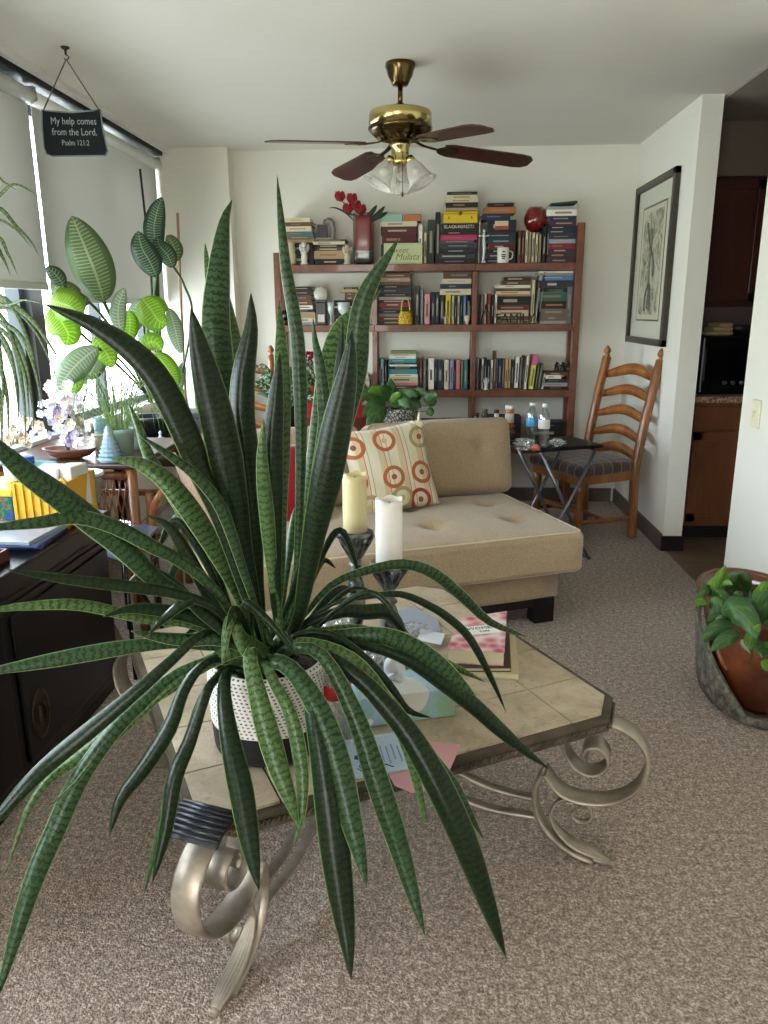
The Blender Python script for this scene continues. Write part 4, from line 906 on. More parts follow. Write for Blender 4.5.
m.lathe(prof,PC,40); m.build('basket',M_bask,t)
g=NT('potting soil',.95); v=g.coord('Object'); n_=g.noise(v,70,4); g.color(g.ramp(n_,[(.4,'#1a120c'),(.6,'#3a2b1e')])); g.bump(n_,.8,.01); M_soil=g.m
MB().lathe([(0,.178),(.06,.180),(.114,.172),(.114,.16),(0,.16)],PC,30).build('soil',M_soil,t)
NL=[0]
def L(wpx,Yb,Yt,pts,M=M_s1,prof='sword',twist=None,fold=None,wave=0):
    n=len(pts); NL[0]+=1; rn=random.Random(NL[0]*13)
    Ys=Yt if isinstance(Yt,(list,tuple)) else [Yb+(Yt-Yb)*(i/(n-1)) for i in range(n)]
    P=[aY(u,v,Y) for (u,v),Y in zip(pts,Ys)]
    # root: start inside the soil
    root=PC+Vector((rn.uniform(-.06,.06),rn.uniform(-.06,.06),.176)); 
    d=P[len(P)//2]; dist=(d-CAM).length; w_=wpx*dist/F_*1.0
    m=MB(); leaf_mesh(m,[root]+P,w_,prof,fold if fold is not None else rn.uniform(.2,.4),twist if twist is not None else rn.uniform(-.45,.45),.0022,wave=wave,seed=NL[0]); return m.build('leaf',M,t)
# upright leaves, base -> tip
L(14,1.5,1.52,[(290,620),(298,540),(301,440),(299,359),(294,315),(287,275),(282,231),(277,175)],M_s3,twist=.1)
L(29,1.52,1.62,[(258,600),(238,460),(224,400),(216,330),(218,281),(224,224),(232,200)],M_s3,twist=.15)
L(12,1.55,1.75,[(250,560),(225,400),(212,300),(207,262),(205,243)],M_s2,twist=.1)
L(17,1.5,1.7,[(255,600),(244,480),(240,400),(236,350),(230,312),(226,288)],M_s2,twist=0)
L(34,1.48,1.42,[(258,620),(243,552),(234,500),(222,440),(210,390),(200,350),(191,308)],M_s1,twist=.05,fold=.2)
L(26,1.5,1.5,[(262,620),(252,500),(243,430),(242,400),(244,370),(251,329),(251,293)],M_s1,twist=-.1)
L(19,1.5,1.6,[(276,620),(280,500),(281,430),(282,383),(281,340),(279,300)],M_s2,twist=.1)
L(23,1.47,1.46,[(278,620),(273,520),(272,450),(275,410),(280,352)],M_s1,twist=0)
L(16,1.49,1.46,[(300,620),(315,500),(325,430),(324,403),(320,365),(315,340),(313,318)],M_s3,twist=0)
L(32,1.46,1.4,[(296,625),(305,585),(314,535),(326,480),(339,415),(348,370),(352,330)],M_s1,twist=.1)
L(25,1.5,1.5,[(300,610),(325,500),(342,420),(355,370),(360,315),(370,285),(387,258),(399,238)],M_s3,twist=0)
L(26,1.55,1.72,[(292,600),(310,500),(324,420),(330,370),(340,332),(358,312),(381,290)],M_s2,twist=.1)
L(14,1.48,1.48,[(290,600),(325,480),(334,430),(338,380),(342,335),(343,318)],M_s1,twist=0)
L(15,1.47,1.42,[(280,640),(272,570),(267,518),(262,460),(264,418)],M_s2,twist=.1)
L(13,1.45,1.35,[(262,630),(243,570),(222,510),(198,478),(173,458),(138,434)],M_s3,twist=.4)
L(22,1.5,1.48,[(256,640),(236,590),(212,545),(190,510),(165,480),(138,463),(110,459)],M_s2,twist=.3)
L(13,1.52,1.6,[(246,600),(200,540),(170,490),(149,456),(138,425),(128,402)],M_s2,twist=.1)
L(28,1.46,1.38,[(262,640),(245,590),(222,520),(200,470),(184,430),(161,384),(140,358),(115,338),(88,322),(64,312),(44,304)],M_s1,twist=.35,fold=.22)
L(25,1.44,1.18,[(250,640),(205,608),(160,583),(120,545),(83,515),(57,495),(29,475),(0,449),(-32,420)],M_s3,twist=.3)
L(15,1.44,1.2,[(248,640),(215,590),(178,560),(157,549),(115,527),(77,517),(43,522),(0,527),(-40,534)],M_s3,twist=.3)
L(12,1.42,1.2,[(240,638),(215,608),(172,593),(115,585),(57,578),(5,569)],M_s1,twist=.2)
L(11,1.42,1.2,[(235,645),(190,625),(150,620),(115,612),(80,605),(43,605),(0,609),(-25,614)],M_s2,twist=.2)
L(14,1.42,1.3,[(245,642),(200,620),(165,611),(130,609),(103,617)],M_s1,twist=.3,prof='sword')
L(15,1.42,1.22,[(240,650),(205,646),(172,643),(129,647),(86,654),(43,662),(0,670),(-30,676)],M_s3,twist=.2)
L(16,1.42,1.12,[(240,648),(214,634),(198,637),(172,660),(143,686),(100,722),(57,757),(29,783),(0,815),(-34,850)],M_s1,twist=.2)
L(14,1.41,1.12,[(244,650),(205,664),(165,690),(123,715),(100,740),(72,763),(49,780),(30,806),(17,840),(3,878)],M_s2,prof='grass',twist=.2)
L(18,1.4,1.02,[(236,655),(180,672),(140,705),(109,737),(77,783),(52,838),(37,872),(22,915),(4,975),(-6,1006)],M_s3,prof='sword',twist=.2)
L(8,1.4,1.15,[(230,660),(180,680),(130,725),(94,760),(72,786),(39,815)],M_s2,prof='grass')
L(16,1.38,1.16,[(220,660),(200,668),(183,692),(169,729),(143,769),(120,800),(109,836)],M_s1,twist=.3)
L(15,1.37,1.14,[(230,668),(215,680),(206,694),(189,743),(175,777),(166,829),(152,884)],M_s1,twist=.2)
L(9,1.37,1.12,[(225,668),(200,700),(185,750),(168,800),(155,850),(143,898)],M_s3,twist=.4)
L(23,1.36,1.10,[(230,672),(224,690),(229,734),(241,790),(250,843),(259,891)],M_s1,twist=.1)
L(22,1.36,1.20,[(255,655),(250,660),(261,707),(276,760),(290,800),(298,826)],M_s2,twist=.15)
L(16,1.36,1.20,[(265,665),(275,684),(291,715),(301,764),(302,809),(294,845)],M_s2,twist=.6)
L(26,1.36,1.12,[(270,660),(290,668),(318,708),(338,764),(351,820),(361,860),(367,888)],M_s3,twist=.1)
L(29,1.35,1.08,[(285,665),(308,690),(318,734),(329,801),(338,873),(347,940),(351,980)],M_s1,twist=.05)
L(23,1.38,1.16,[(290,650),(322,655),(355,715),(378,783),(400,850),(416,905),(425,936)],M_s3,twist=.1)
L(27,1.40,1.2,[(285,650),(320,654),(359,678),(388,708),(411,737),(436,780),(462,835),(486,900),(506,958)],M_s1,twist=.1)
L(15,1.42,1.35,[(290,645),(335,650),(380,690),(420,745),(453,785),(470,815),(484,840)],M_s3,twist=.2)
L(11,1.42,1.42,[(290,640),(325,633),(359,654),(388,685),(408,710),(432,718)],M_s1,twist=.2)
L(21,1.45,1.48,[(290,640),(340,636),(385,636),(420,652),(447,674),(468,697),(482,715),(491,731)],M_s3,twist=.3)
L(17,1.45,1.48,[(290,640),(350,642),(400,655),(440,680),(474,706),(497,727),(520,747),(549,769)],M_s1,twist=.2)
L(10,1.47,1.6,[(290,638),(350,628),(400,640),(440,660),(465,672),(485,682)],M_s2,twist=.2)
L(9,1.5,1.58,[(292,635),(330,605),(365,597),(400,594),(428,605),(450,619),(471,640),(492,680),(506,712)],M_s1,prof='sword',twist=.3)
L(12,1.5,1.75,[(295,625),(330,586),(365,571),(404,564),(435,574),(464,598),(490,622),(527,637)],M_s3,twist=.3)
L(16,1.5,1.62,[(300,632),(340,612),(365,612),(385,612),(398,624),(406,642)],M_s1,twist=.3)
L(17,1.40,1.30,[(300,645),(350,660),(385,700),(405,740),(418,787),(426,822)],M_s2,twist=.1,prof='petal')
L(14,1.42,1.38,[(250,655),(225,625),(190,560),(169,527),(146,515)],M_s1,twist=.3)
L(13,1.4,1.3,[(245,650),(215,640),(187,640),(158,637),(131,631)],M_s3,twist=.3)
L(13,1.4,1.3,[(240,645),(200,610),(190,600),(165,618),(147,636)],M_s1,twist=.3)
L(13,1.40,1.33,[(245,640),(236,625),(240,645),(250,665)],M_s2,twist=.1,prof='ovate')
L(9,1.40,1.33,[(250,620),(246,603),(265,618),(285,640),(296,655)],M_s1,twist=.2)
# fill of shorter inner leaves
rn=random.Random(11)
for k in range(18):
    a=rn.uniform(0,2*math.pi); ln=rn.uniform(.18,.42); up_=rn.uniform(.12,.34); out=rn.uniform(.35,1)*ln
    b=PC+Vector((.05*math.cos(a),.05*math.sin(a),.176)); dx,dy=math.cos(a),math.sin(a)
    if dy<-.2 : up_=min(up_,.2)
    P=[b,b+Vector((dx*out*.3,dy*out*.3,up_*.6)),b+Vector((dx*out*.7,dy*out*.7,up_)),b+Vector((dx*out,dy*out,up_*rn.uniform(.5,1.05)))]
    m=MB(); leaf_mesh(m,P,rn.uniform(.012,.024),'sword',rn.uniform(.15,.35),rn.uniform(-.7,.7),.002,seed=k); m.build('leaf',rn.choice([M_s1,M_s1,M_s3,M_s2]),t)
# ============================================================ candle holders and candles
def turned(label,u,vb,vt,Y=None,candle=None,cw=28):
    zt=TZ; p=aZ(u,vb,TZ); Y=p.y; top=aY(u,vt,Y).z; h_=top-TZ; c=Vector((p.x,p.y,TZ+.0006))
    t=thing('candle_holder',label,'candle holder',tuple(c),group='pewter candle holders')
    g=NT('pewter',.4,Metallic=.8); v=g.coord('Object'); g.color(g.ramp(g.noise(v,45,4),[(.35,'#1f2022'),(.65,'#8a8b88')])); M=g.m
    MB().lathe([(0,0),(.052,0),(.054,.008),(.048,.016),(.040,.022),(.026,.03),(.018,.04),(0,.04)],c,28).build('base',M,t)
    MB().lathe([(0,.038),(.016,.038),(.020,.05),(.015,.058),(.017,.075),(.024,.10),(.026,h_*.45),(.022,h_*.58),(.014,h_*.64),(.022,h_*.66),(.014,h_*.69),(.020,h_*.72),(.013,h_*.75),(0,h_*.75)],c,24).build('stem',M,t)
    MB().lathe([(0,h_*.74),(.014,h_*.74),(.018,h_*.78),(.034,h_*.88),(.046,h_*.955),(.050,h_*.965),(.050,h_-.004),(.046,h_),(0,h_)],c,28).build('cup',M,t)
    m=MB()
    for k in range(14): a=k*math.pi/7; m.tube([c+Vector((.018*math.cos(a),.018*math.sin(a),h_*.79)),c+Vector((.037*math.cos(a),.037*math.sin(a),h_*.89)),c+Vector((.051*math.cos(a),.051*math.sin(a),h_*.965))],[.003,.004,.005],6)
    m.build('petal_collar',M,t); return c+Vector((0,0,h_))
def pillar(label,c,h_,r,col):
    t=thing('pillar_candle',label,'candle',tuple(c)); b=MB(); N=36; rn=random.Random(int(h_*1e4)); off=[rn.uniform(-.006,.004) for _ in range(N)]
    prof=[(0,0),(r,0),(r,h_*.3),(r,h_*.6),(r*.99,h_*.9),(r*1.0,h_),(r*.90,h_*.995),(r*.82,h_*.94),(r*.4,h_*.92),(0,h_*.92)]
    b.lathe(prof,c,N)
    for v in b.bm.verts:
        z=v.co.z-c.z
        if z>h_*.97: a=math.atan2(v.co.y-c.y,v.co.x-c.x); v.co.z+=.002*math.sin(a*2+h_*40)+.0025*math.sin(a*5)
    g=NT('candle wax '+col,.45,Subsurface_Weight=.25,Subsurface_Scale=.02); v=g.coord('Object',loc=(0,0,0)); g.b.inputs['Base Color'].default_value=s2l(col)
    b.build('wax',g.m,t); MB().tube([c+Vector((0,0,h_*.918)),c+Vector((.001,0,h_*.96))],.0015,6).build('wick',M_blk,t)
tc1=turned('pewter candle holder under the cream candle, left of the two',357,648,531); dd=aY(357,474,tc1.y).z-tc1.z; pillar('cream pillar candle on the left pewter holder',tc1+Vector((0,0,.0006)),dd,.033,'#ddd09e')
tc2=turned('pewter candle holder under the white candle, right of the two',389.5,675,562); dd=aY(389.5,499,tc2.y).z-tc2.z; pillar('white pillar candle with ragged top on the right pewter holder',tc2+Vector((0,0,.0006)),dd,.034,'#dedbd0')
# ============================================================ things on the coffee table
def on_table(u,v,z=TZ): return aZ(u,v,z)
# tissue box: front face (354,728)-(455,716), top back
a=on_table(362,728); b=on_table(455,716); ex_=(b-a); ww=ex_.length; ex_.normalize(); ey=Vector((-ex_.y,ex_.x,0)); hh=.072; dp=.12
t=thing('tissue_box','pale blue and green tissue box with a round white opening panel','box',tuple((a+b)/2+ey*dp/2))
g=NT('blue green print',.45); v=g.coord('Object'); g.color(g.ramp(g.noise(v,14,3,.5),[(.38,'#8fae8d'),(.5,'#93b3c4'),(.62,'#a9c3d4')])); 
Mb=basis((a+b)/2+ey*dp/2+Vector((0,0,.0005)),ex_,ey)
m=MB(); m.box((0,0,hh/2),(ww,dp,hh),bev=.002,M=Mb); m.build('carton',g.m,t)
m=MB(); m.prism([(.046*math.cos(k*math.pi/16)+.002,-dp/2+.085*math.sin(k*math.pi/16)) for k in range(17)],hh,hh+.0012,Mb); m.build('opening_panel',mat('#cfcfc8',.6),t)
m=MB(); m.prism([(.046*math.cos(k*math.pi/16)+.002,hh/2+.056*math.sin(k*math.pi/16)) for k in range(16,33)],dp/2,dp/2+.001,Mb@Matrix.Translation((0,0,hh/2))@Matrix.Rotation(math.pi/2,4,'X')); m.build('front_panel',mat('#cfcfc8',.6),t)
m=MB(); m.prism([(.008*math.cos(k*math.pi/8)-ww/2+.018,.008*math.sin(k*math.pi/8)-.024) for k in range(16)],dp/2,dp/2+.0014,Mb@Matrix.Translation((0,0,hh/2))@Matrix.Rotation(math.pi/2,4,'X')); m.build('round_mark',mat('#dfe6e8',.6),t)
tis=MB(); leaf_mesh(tis,[Mb@Vector((0,0,hh)),Mb@Vector((-.012,.02,hh+.02)),Mb@Vector((-.02,.02,hh+.04)),Mb@Vector((-.01,.03,hh+.055))],.05,'petal',fold=.5,wave=.15,th=.001); tis.build('tissue',mat('#c9ccce',.9),t)
# pink envelope and card
q=[on_table(*p) for p in ((396,738),(461,746),(456,768),(380,778))]; 
def sheet(name,label,cat,pix,z,col,th=.0012,mm=None):
    P=[aZ(u,v,z) for u,v in pix]; m=MB(); lo=[m.bm.verts.new(p) for p in P]; hi=[m.bm.verts.new(p+Vector((0,0,th))) for p in P]; n=len(P)
    m.bm.faces.new(lo[::-1]); m.bm.faces.new(hi)
    for k in range(n): m.bm.faces.new((lo[k],lo[(k+1)%n],hi[(k+1)%n],hi[k]))
    o=m.build(name,mm or mat(col,.7)); center(o); tag(o,label,cat); return o
sheet('envelope','pink envelope lying under the blue greeting card at the table edge','envelope',[(372,745),(398,738),(461,745),(441,790),(412,793),(395,786)],TZ+.0005,'#cf9a9c')
gc=[(343,741),(409,729.5),(425,768),(350,780)]
o=sheet('greeting_card','pale blue greeting card with blue lettering on the pink envelope','card',gc,TZ+.0022,'#b9c9dc',.0016)
P=[aZ(u,v,TZ+.0041) for u,v in gc]; cx_=(P[1]-P[0]).normalized(); cy_=(P[0]-P[3]).normalized()
def cardpt(a,b): return P[3].lerp(P[2],a).lerp(P[0].lerp(P[1],a),b)
m=MB()
for a0,b0,l in ((.50,.30,.42),(.58,.24,.44),(.66,.32,.40),(.74,.24,.42)):
    q0,q1=cardpt(a0,b0),cardpt(a0,b0+l); n_=9
    for k in range(n_): r0=q0.lerp(q1,k/n_); r1=q0.lerp(q1,(k+.6)/n_); m.tube([r0,r1],.0016,4)
oo=m.build('small_print',mat('#6f8fb5',.6),None); oo.parent=o; oo.location=-Vector(o.location)
m=MB(); m.tube(cat_rom([cardpt(a_,b_) for a_,b_ in ((.14,.86),(.22,.90),(.24,.80),(.18,.72),(.26,.62),(.34,.66),(.30,.55),(.40,.60),(.46,.45),(.40,.30),(.52,.22),(.60,.14))],5),.0014,5)
m.tube(cat_rom([cardpt(a_,b_) for a_,b_ in ((.12,.24),(.20,.14),(.30,.20),(.26,.32),(.16,.30),(.18,.20))],5),.0011,5)
oo=m.build('script_flourish',mat('#1c2f52',.5),None); oo.parent=o; oo.location=-Vector(o.location)
m=MB()
for k in range(5): aa=k*1.257; q0=cardpt(.17,.5)+Vector((.006*math.cos(aa),.006*math.sin(aa),0)); m.ico(q0,.0055,1,sc=(1,1,.15))
oo=m.build('flower_mark',mat('#16244f',.5),None); oo.parent=o; oo.location=-Vector(o.location)
m=MB(); bd=[cardpt(a_,b_)+Vector((0,0,-.0004)) for a_,b_ in ((.02,.03),(.98,.03),(.98,.97),(.02,.97))]; m.tube(bd,.0022,4,closed=True); oo=m.build('white_border',mat('#dfe3e6',.6),None); oo.parent=o; oo.location=-Vector(o.location)
# water bottle with a red label
bp=on_table(336,742); c=Vector((bp.x,bp.y,TZ+.0006)); t=thing('water_bottle','clear ribbed plastic bottle with a red label beside the basket','bottle',tuple(c))
M_cl=glassmat('clear plastic','#e8eef0',.80,.08)
pr=[(0,0),(.030,0),(.034,.006)]
for k in range(14): pr.append((.034-(.0022 if k%2 else 0),.012+k*.0085))
pr+=[(.034,.135),(.034,.165),(.030,.185),(.016,.208),(.013,.215),(.013,.228),(0,.228)]
MB().lathe(pr,c,26).build('bottle_body',M_cl,t); MB().lathe([(.0352,.118),(.0358,.120),(.0358,.150),(.0352,.152)],c,26).build('label_band',mat('#a3121e',.35),t)
MB().lathe([(0,.226),(.0155,.226),(.0155,.242),(0,.242)],c,18).build('cap',mat('#e6e6e6',.4),t)
# books on the right: WOMEN book on others
def tbook(name,label,pix,z,th,col,pages=True,cat='book',top=False):
    P=[aZ(u,v,z+(th if top else 0)) for u,v in pix]; m=MB(); n=4
    def slab(sc,z0,z1,mi):
        m.mi=mi; ce=sum(P,Vector())/4; Q=[ce+(p-ce)*sc for p in P]; lo=[m.bm.verts.new(Vector((p.x,p.y,z0))) for p in Q]; hi=[m.bm.verts.new(Vector((p.x,p.y,z1))) for p in Q]
        for f in (m.bm.faces.new(lo[::-1]),m.bm.faces.new(hi),*[m.bm.faces.new((lo[k],lo[(k+1)%n],hi[(k+1)%n],hi[k])) for k in range(n)]): f.material_index=mi
    slab(1,z,z+.002,0); slab(.975,z+.002,z+th-.002,1); slab(1,z+th-.002,z+th,0)
    o=m.build(name,[col if not isinstance(col,str) else mat(col,.45),mat('#c9bd9c',.9)]); center(o); tag(o,label,cat,'reading matter on the coffee table'); return o
tbook('book','cream paperback at the bottom of the pile on the coffee table',[(462,676),(519,680),(515,640),(466,640)],TZ+.0006,.016,'#bfb08c')
tbook('book','dark thin book in the middle of the coffee table pile',[(449,672),(511,672),(509,630),(455,634)],TZ+.0172,.012,'#3b2f2a')
g=NT('pink floral cover',.35); v=g.coord('Object'); vo=g.n('ShaderNodeTexVoronoi',i_Scale=28.); g.l(v,vo.inputs['Vector']); g.color(g.ramp(vo.outputs['Distance'],[(.15,'#a23a4c'),(.45,'#c98a92'),(.8,'#e0cfc9')]))
wp=[(447,649),(504,652),(507,611),(460,618)]; zb_=TZ+.0298; o=tbook('book','thick pink floral book titled WOMEN on top of the coffee table pile',wp,zb_,.040,g.m,top=True)
zt_=zb_+.0402; P=[aZ(u,v,zt_) for u,v in ((469,640),(500,637),(498,620),(465,623))]
P=[Vector((p.x,p.y,zt_)) for p in P]
xx=(P[1]-P[0]).normalized(); yy=(P[3]-P[0]); yy=(yy-xx*yy.dot(xx)).normalized()
m=MB(); cc=sum(P,Vector())/4; Bm=basis(cc,xx,yy); m.box((0,.0,.0006),(.082,.056,.001),M=Bm); oo=m.build('title_label',mat('#dfe3dc',.5)); oo.parent=o; oo.location=-Vector(o.location)
oo=text('WOMEN',.022,Bm@Matrix.Translation((0,.010,.0013)),mat('#3d5a52',.5),None); oo.parent=o; oo.location=-Vector(o.location)
oo=text('CARE',.012,Bm@Matrix.Translation((0,-.012,.0013)),mat('#3d5a52',.5),None); oo.parent=o; oo.location=-Vector(o.location)
sheet('receipt','small white slip of printed paper left of the pink floral book','paper',[(421,629),(445,634),(441,645),(417,640)],TZ+.0170,'#cfd2d6',.001)
sheet('newspaper_flyer','grey blue printed flyer lying open behind the pink floral book','paper',[(404,632),(444,640),(438,620),(412,606),(398,612)],TZ+.0006,'#8c929c',.002)
# clear plastic bag, crumpled
def crumple(name,label,cat,c,sx_,sy_,sz,M,seed,sub=4):
    b=MB(); b.ico((0,0,0),1,sub); rn=Vector((seed*3.1,seed,0))
    for v in b.bm.verts:
        n_=noise.noise(v.co*2.2+rn)*.35+noise.noise(v.co*6+rn)*.18; d=v.co.normalized()*(1+n_); v.co=Vector((d.x*sx_,d.y*sy_,max(-.92*sz,d.z*sz)))
    zz=min(v.co.z for v in b.bm.verts)
    for v in b.bm.verts: v.co.z-=zz; 
    for f in b.bm.faces: f.smooth=False
    o=b.build(name,M); o.location=Vector(c)+Vector((0,0,.0008)); tag(o,label,cat); return o
M_bag=glassmat('cellophane','#e9eef2',.72,.12)
crumple('plastic_bag','crumpled clear plastic wrapper between the candle holders and the books','bag',on_table(414,636),.05,.035,.022,M_bag,1)
crumple('plastic_bag','crumpled clear plastic wrapper behind the tissue box near the candles','bag',on_table(372,668),.035,.04,.03,M_bag,2)
crumple('plastic_bag','crumpled clear wrapper left of the cream candle holder','bag',on_table(335,640),.05,.05,.04,M_bag,3)
c=on_table(409,657); t=thing('tape_roll','small round roll of tape with a gold centre beside the candle holder','tape',(c.x,c.y,TZ))
MB().lathe([(.012,0),(.020,0),(.021,.002),(.021,.018),(.020,.02),(.012,.02),(.012,0)],c+Vector((0,0,.0006)),24).build('roll',mat('#bfc3b0',.3),t); MB().lathe([(0,.002),(.0115,.002),(.0115,.014),(0,.014)],c+Vector((0,0,.0006)),20).build('core',mat('#b08a3a',.4),t)
# ============================================================ window side
M_green=mat('#2d4d22',.45); 
def leafmat(name,cols,tr=.35,sc=30,rough=.45,reach=.33):
    g=NT(name,rough); v=g.coord('UV'); s=g.n('ShaderNodeSeparateXYZ'); g.l(v,s.inputs[0])
    e=g.math('ABSOLUTE',g.math('SUBTRACT',s.outputs[0],.5)); nz=g.noise(v,5,3)
    w_=g.math('SINE',g.math('ADD',g.math('MULTIPLY',s.outputs[1],sc),g.math('MULTIPLY_ADD',e,-9,g.math('MULTIPLY',nz,2.5))))
    k=g.math('MULTIPLY',g.math('MULTIPLY_ADD',w_,.5,.5),g.math('LESS_THAN',e,reach))
    c=g.ramp(k,[(0,cols[0]),(.72,cols[0]),(.97,cols[1])]); c=g.mix(g.math('LESS_THAN',e,.03),c,cols[1]); g.color(c)
    t_=g.n('ShaderNodeBsdfTranslucent'); g.l(c,t_.inputs[0]); mx=g.n('ShaderNodeMixShader'); mx.inputs[0].default_value=tr
    g.l(g.b.outputs[0],mx.inputs[1]); g.l(t_.outputs[0],mx.inputs[2]); g.l(mx.outputs[0],g.out.inputs['Surface']); return g.m
M_df=leafmat('dumb cane leaf',('#5c7548','#9dac80'),.30,44); M_dfb=leafmat('dumb cane backlit leaf',('#8db43a','#c0d86a'),.6,44); M_dfd=leafmat('dumb cane dark leaf',('#25402a','#6f8a66'),.15,50); M_dfp=leafmat('dumb cane pale leaf',('#8aa082','#c4cfb4'),.4,44)  # brightest leaf tone has window backlight put into its colour; another is just darker
M_pot=mat('#17181b',.35)
# plant table on a rattan frame
TT=.765
t=thing('rattan_table','brown topped table on a rattan frame under the window, crowded with plants','table',(-1.56,3.42,0))
M_rat=wood('rattan pole','#6a3a1e','#b0713f',(6,6,1.5),.4,coat=.3)
MB().box((-1.56,3.42,TT-.012),(.68,.70,.024),bev=.008).build('table_top',wood('brown table top','#2e1a10','#4f2f1d',(2,6,1),.35),t)
for x,y in ((-1.87,3.10),(-1.25,3.10),(-1.87,3.74),(-1.25,3.74)): MB().tube([(x,y,0),(x,y,TT-.024)],.021,12).build('leg',M_rat,t)
for y in (3.10,3.74):
    MB().tube([(-1.87,y,TT-.055),(-1.25,y,TT-.055)],.017,10).build('rail',M_rat,t)
    MB().tube([(-1.87,y,TT-.28),(-1.25,y,TT-.28)],.017,10).build('rail',M_rat,t)
MB().tube([(-1.41,3.09,TT-.28),(-1.41,3.09,TT-.055)],.013,10).build('post',M_rat,t)
m=MB()
for k in range(5):
    x=-1.40+k*.028; 
    m.tube([(x,3.10,TT-.27),(x+.045,3.10,TT-.065)],.0035,6); m.tube([(x+.045,3.104,TT-.27),(x,3.104,TT-.065)],.0035,6)
m.build('lattice',M_rat,t)
MB().tube(cat_rom([(-1.27,3.09,.06),(-1.30,3.085,.32),(-1.37,3.085,.46),(-1.50,3.09,.50)],6),.013,10).build('brace',M_rat,t)
# rattan chair beside it
t=thing('rattan_chair','low rattan chair with curved arms tucked beside the plant table','chair',(-1.06,3.30,0))
if False: pass
for x,y in ((-1.19,3.12),(-1.19,3.42)): MB().tube([(x,y,0),(x,y,.63)],.017,10).build('leg',M_rat,t)
MB().tube(cat_rom([(-1.19,3.12,.40),(-1.17,3.09,.55),(-1.13,3.08,.63),(-1.12,3.2,.66),(-1.14,3.42,.62)],6),.016,10).build('arm',M_rat,t)
MB().tube([(-1.19,3.12,.42),(-1.19,3.42,.42)],.014,10).build('seat_rail',M_rat,t)
m=MB(); rbox(m,(.10,.30,.07),.03,6,Matrix.Translation((-1.165,3.27,.47))); m.build('seat_cushion',mat('#8f8b88',.9),t)
# long dark table behind the sofa end
t=thing('plant_bench','low dark bench behind the sofa end carrying black planters','bench',(-1.42,4.12,0)); BT=.63
MB().box((-1.44,4.13,BT-.02),(.86,.50,.04),bev=.005).build('bench_top',M_dkwood,t)
for x,y in ((-1.82,3.92),(-1.06,3.92),(-1.82,4.34),(-1.06,4.34)): MB().box((x,y,(BT-.04)/2),(.05,.05,BT-.04)).build('leg',M_dkwood,t)
# ---- dumb cane
def pot(c,r,h_,M,name='pot',rt=1.15,lip=.012,parent=None,sq=False):
    return MB().lathe([(0,0),(r,0),(r*rt,h_-.02),(r*rt+lip,h_-.018),(r*rt+lip,h_),(r*rt-.004,h_),(r*rt-.01,h_-.03),(0,h_-.03)],c,26).build(name,M,parent)
pc=Vector((-1.52,4.08,BT+.0006)); t=thing('dumb_cane','tall dumb cane with large striped leaves and stakes, in a black pot by the window','plant',tuple(pc))
pot(pc,.10,.20,M_pot,parent=t); MB().lathe([(0,.168),(.10,.165),(.10,.15),(0,.15)],pc,20).build('soil',M_soil,t)
def bl(par,M,w,Y,pts,prof='ovate',name='leaf',fold=.10,tw=0.,wave=.03,Y2=None):
    Y2=Y2 or Y; n=len(pts); P=[aY(u,v,Y+(Y2-Y)*i/(n-1)) for i,(u,v) in enumerate(pts)]; d=(P[0]-CAM).length
    m=MB(); leaf_mesh(m,P,w*d/F_,prof,fold,tw,.0018,wave=wave,seed=int(w*7+pts[0][0])); return m.build(name,M,par)
for M,w,Y,Y2,pts in ((M_df,37,3.7,3.6,[(104,302),(96,275),(84,245),(72,216)]),(M_dfd,23,3.9,3.85,[(157,277),(150,262),(142,248),(138,231)]),(M_dfd,19,4.0,4.0,[(157,255),(154,230),(157,212),(162,197)]),
  (M_dfd,17,3.9,3.95,[(173,268),(168,256),(160,246),(157,236)]),(M_df,15,4.05,4.1,[(174,262),(175,250),(170,240),(166,236)]),(M_dfd,14,3.6,3.55,[(64,286),(56,275),(46,267)]),(M_dfb,30,3.6,3.5,[(50,300),(60,303),(72,308),(83,318)]),
  (M_dfb,28,3.6,3.5,[(50,308),(60,320),(68,334),(66,346)]),(M_dfp,15,3.7,3.7,[(121,334),(118,315),(120,300),(125,288)]),(M_dfb,30,3.9,3.9,[(142,298),(150,308),(158,320),(167,324)]),(M_dfp,18,3.9,3.9,[(146,300),(138,312),(134,324),(134,334)]),
  (M_dfp,15,4.0,3.9,[(169,308),(174,325),(178,342),(181,354)]),(M_dfb,20,3.6,3.6,[(94,338),(101,346),(108,356),(112,368)]),(M_dfp,24,3.5,3.4,[(98,348),(84,358),(70,372),(58,390)]),(M_dfb,16,3.6,3.5,[(88,356),(80,368),(76,382),(74,396)]),
  (M_dfb,20,4.0,3.9,[(156,352),(164,364),(172,376),(177,388)]),(M_dfb,17,3.9,3.9,[(143,348),(150,342),(156,343),(162,350)]),(M_dfb,16,3.8,3.8,[(128,310),(130,322),(129,334),(127,344)]),(M_dfp,9,4.1,4.0,[(183,362),(181,376),(178,394)]),
  (M_dfp,22,3.8,3.7,[(92,342),(96,352),(94,366),(88,380)]),(M_df,20,3.6,3.6,[(52,286),(66,292),(78,300),(90,300)])): bl(t,M,w,Y-(.25 if Y<3.75 else 0),pts,Y2=Y2-(.25 if Y2<3.75 else 0))
def stem(par,pts,r,M=M_green,name='stem'): MB().tube(cat_rom([aY(u,v,Y) for u,v,Y in pts],6),r,8).build(name,M,par)
stem(t,[(158,402,4.10),(158,350,4.08),(155,300,4.0),(157,275,3.95)],.011); stem(t,[(152,402,4.1),(140,360,3.95),(118,330,3.75),(104,302,3.45)],.009); stem(t,[(150,402,4.1),(125,350,3.8),(95,308,3.4),(64,286,3.35)],.007)
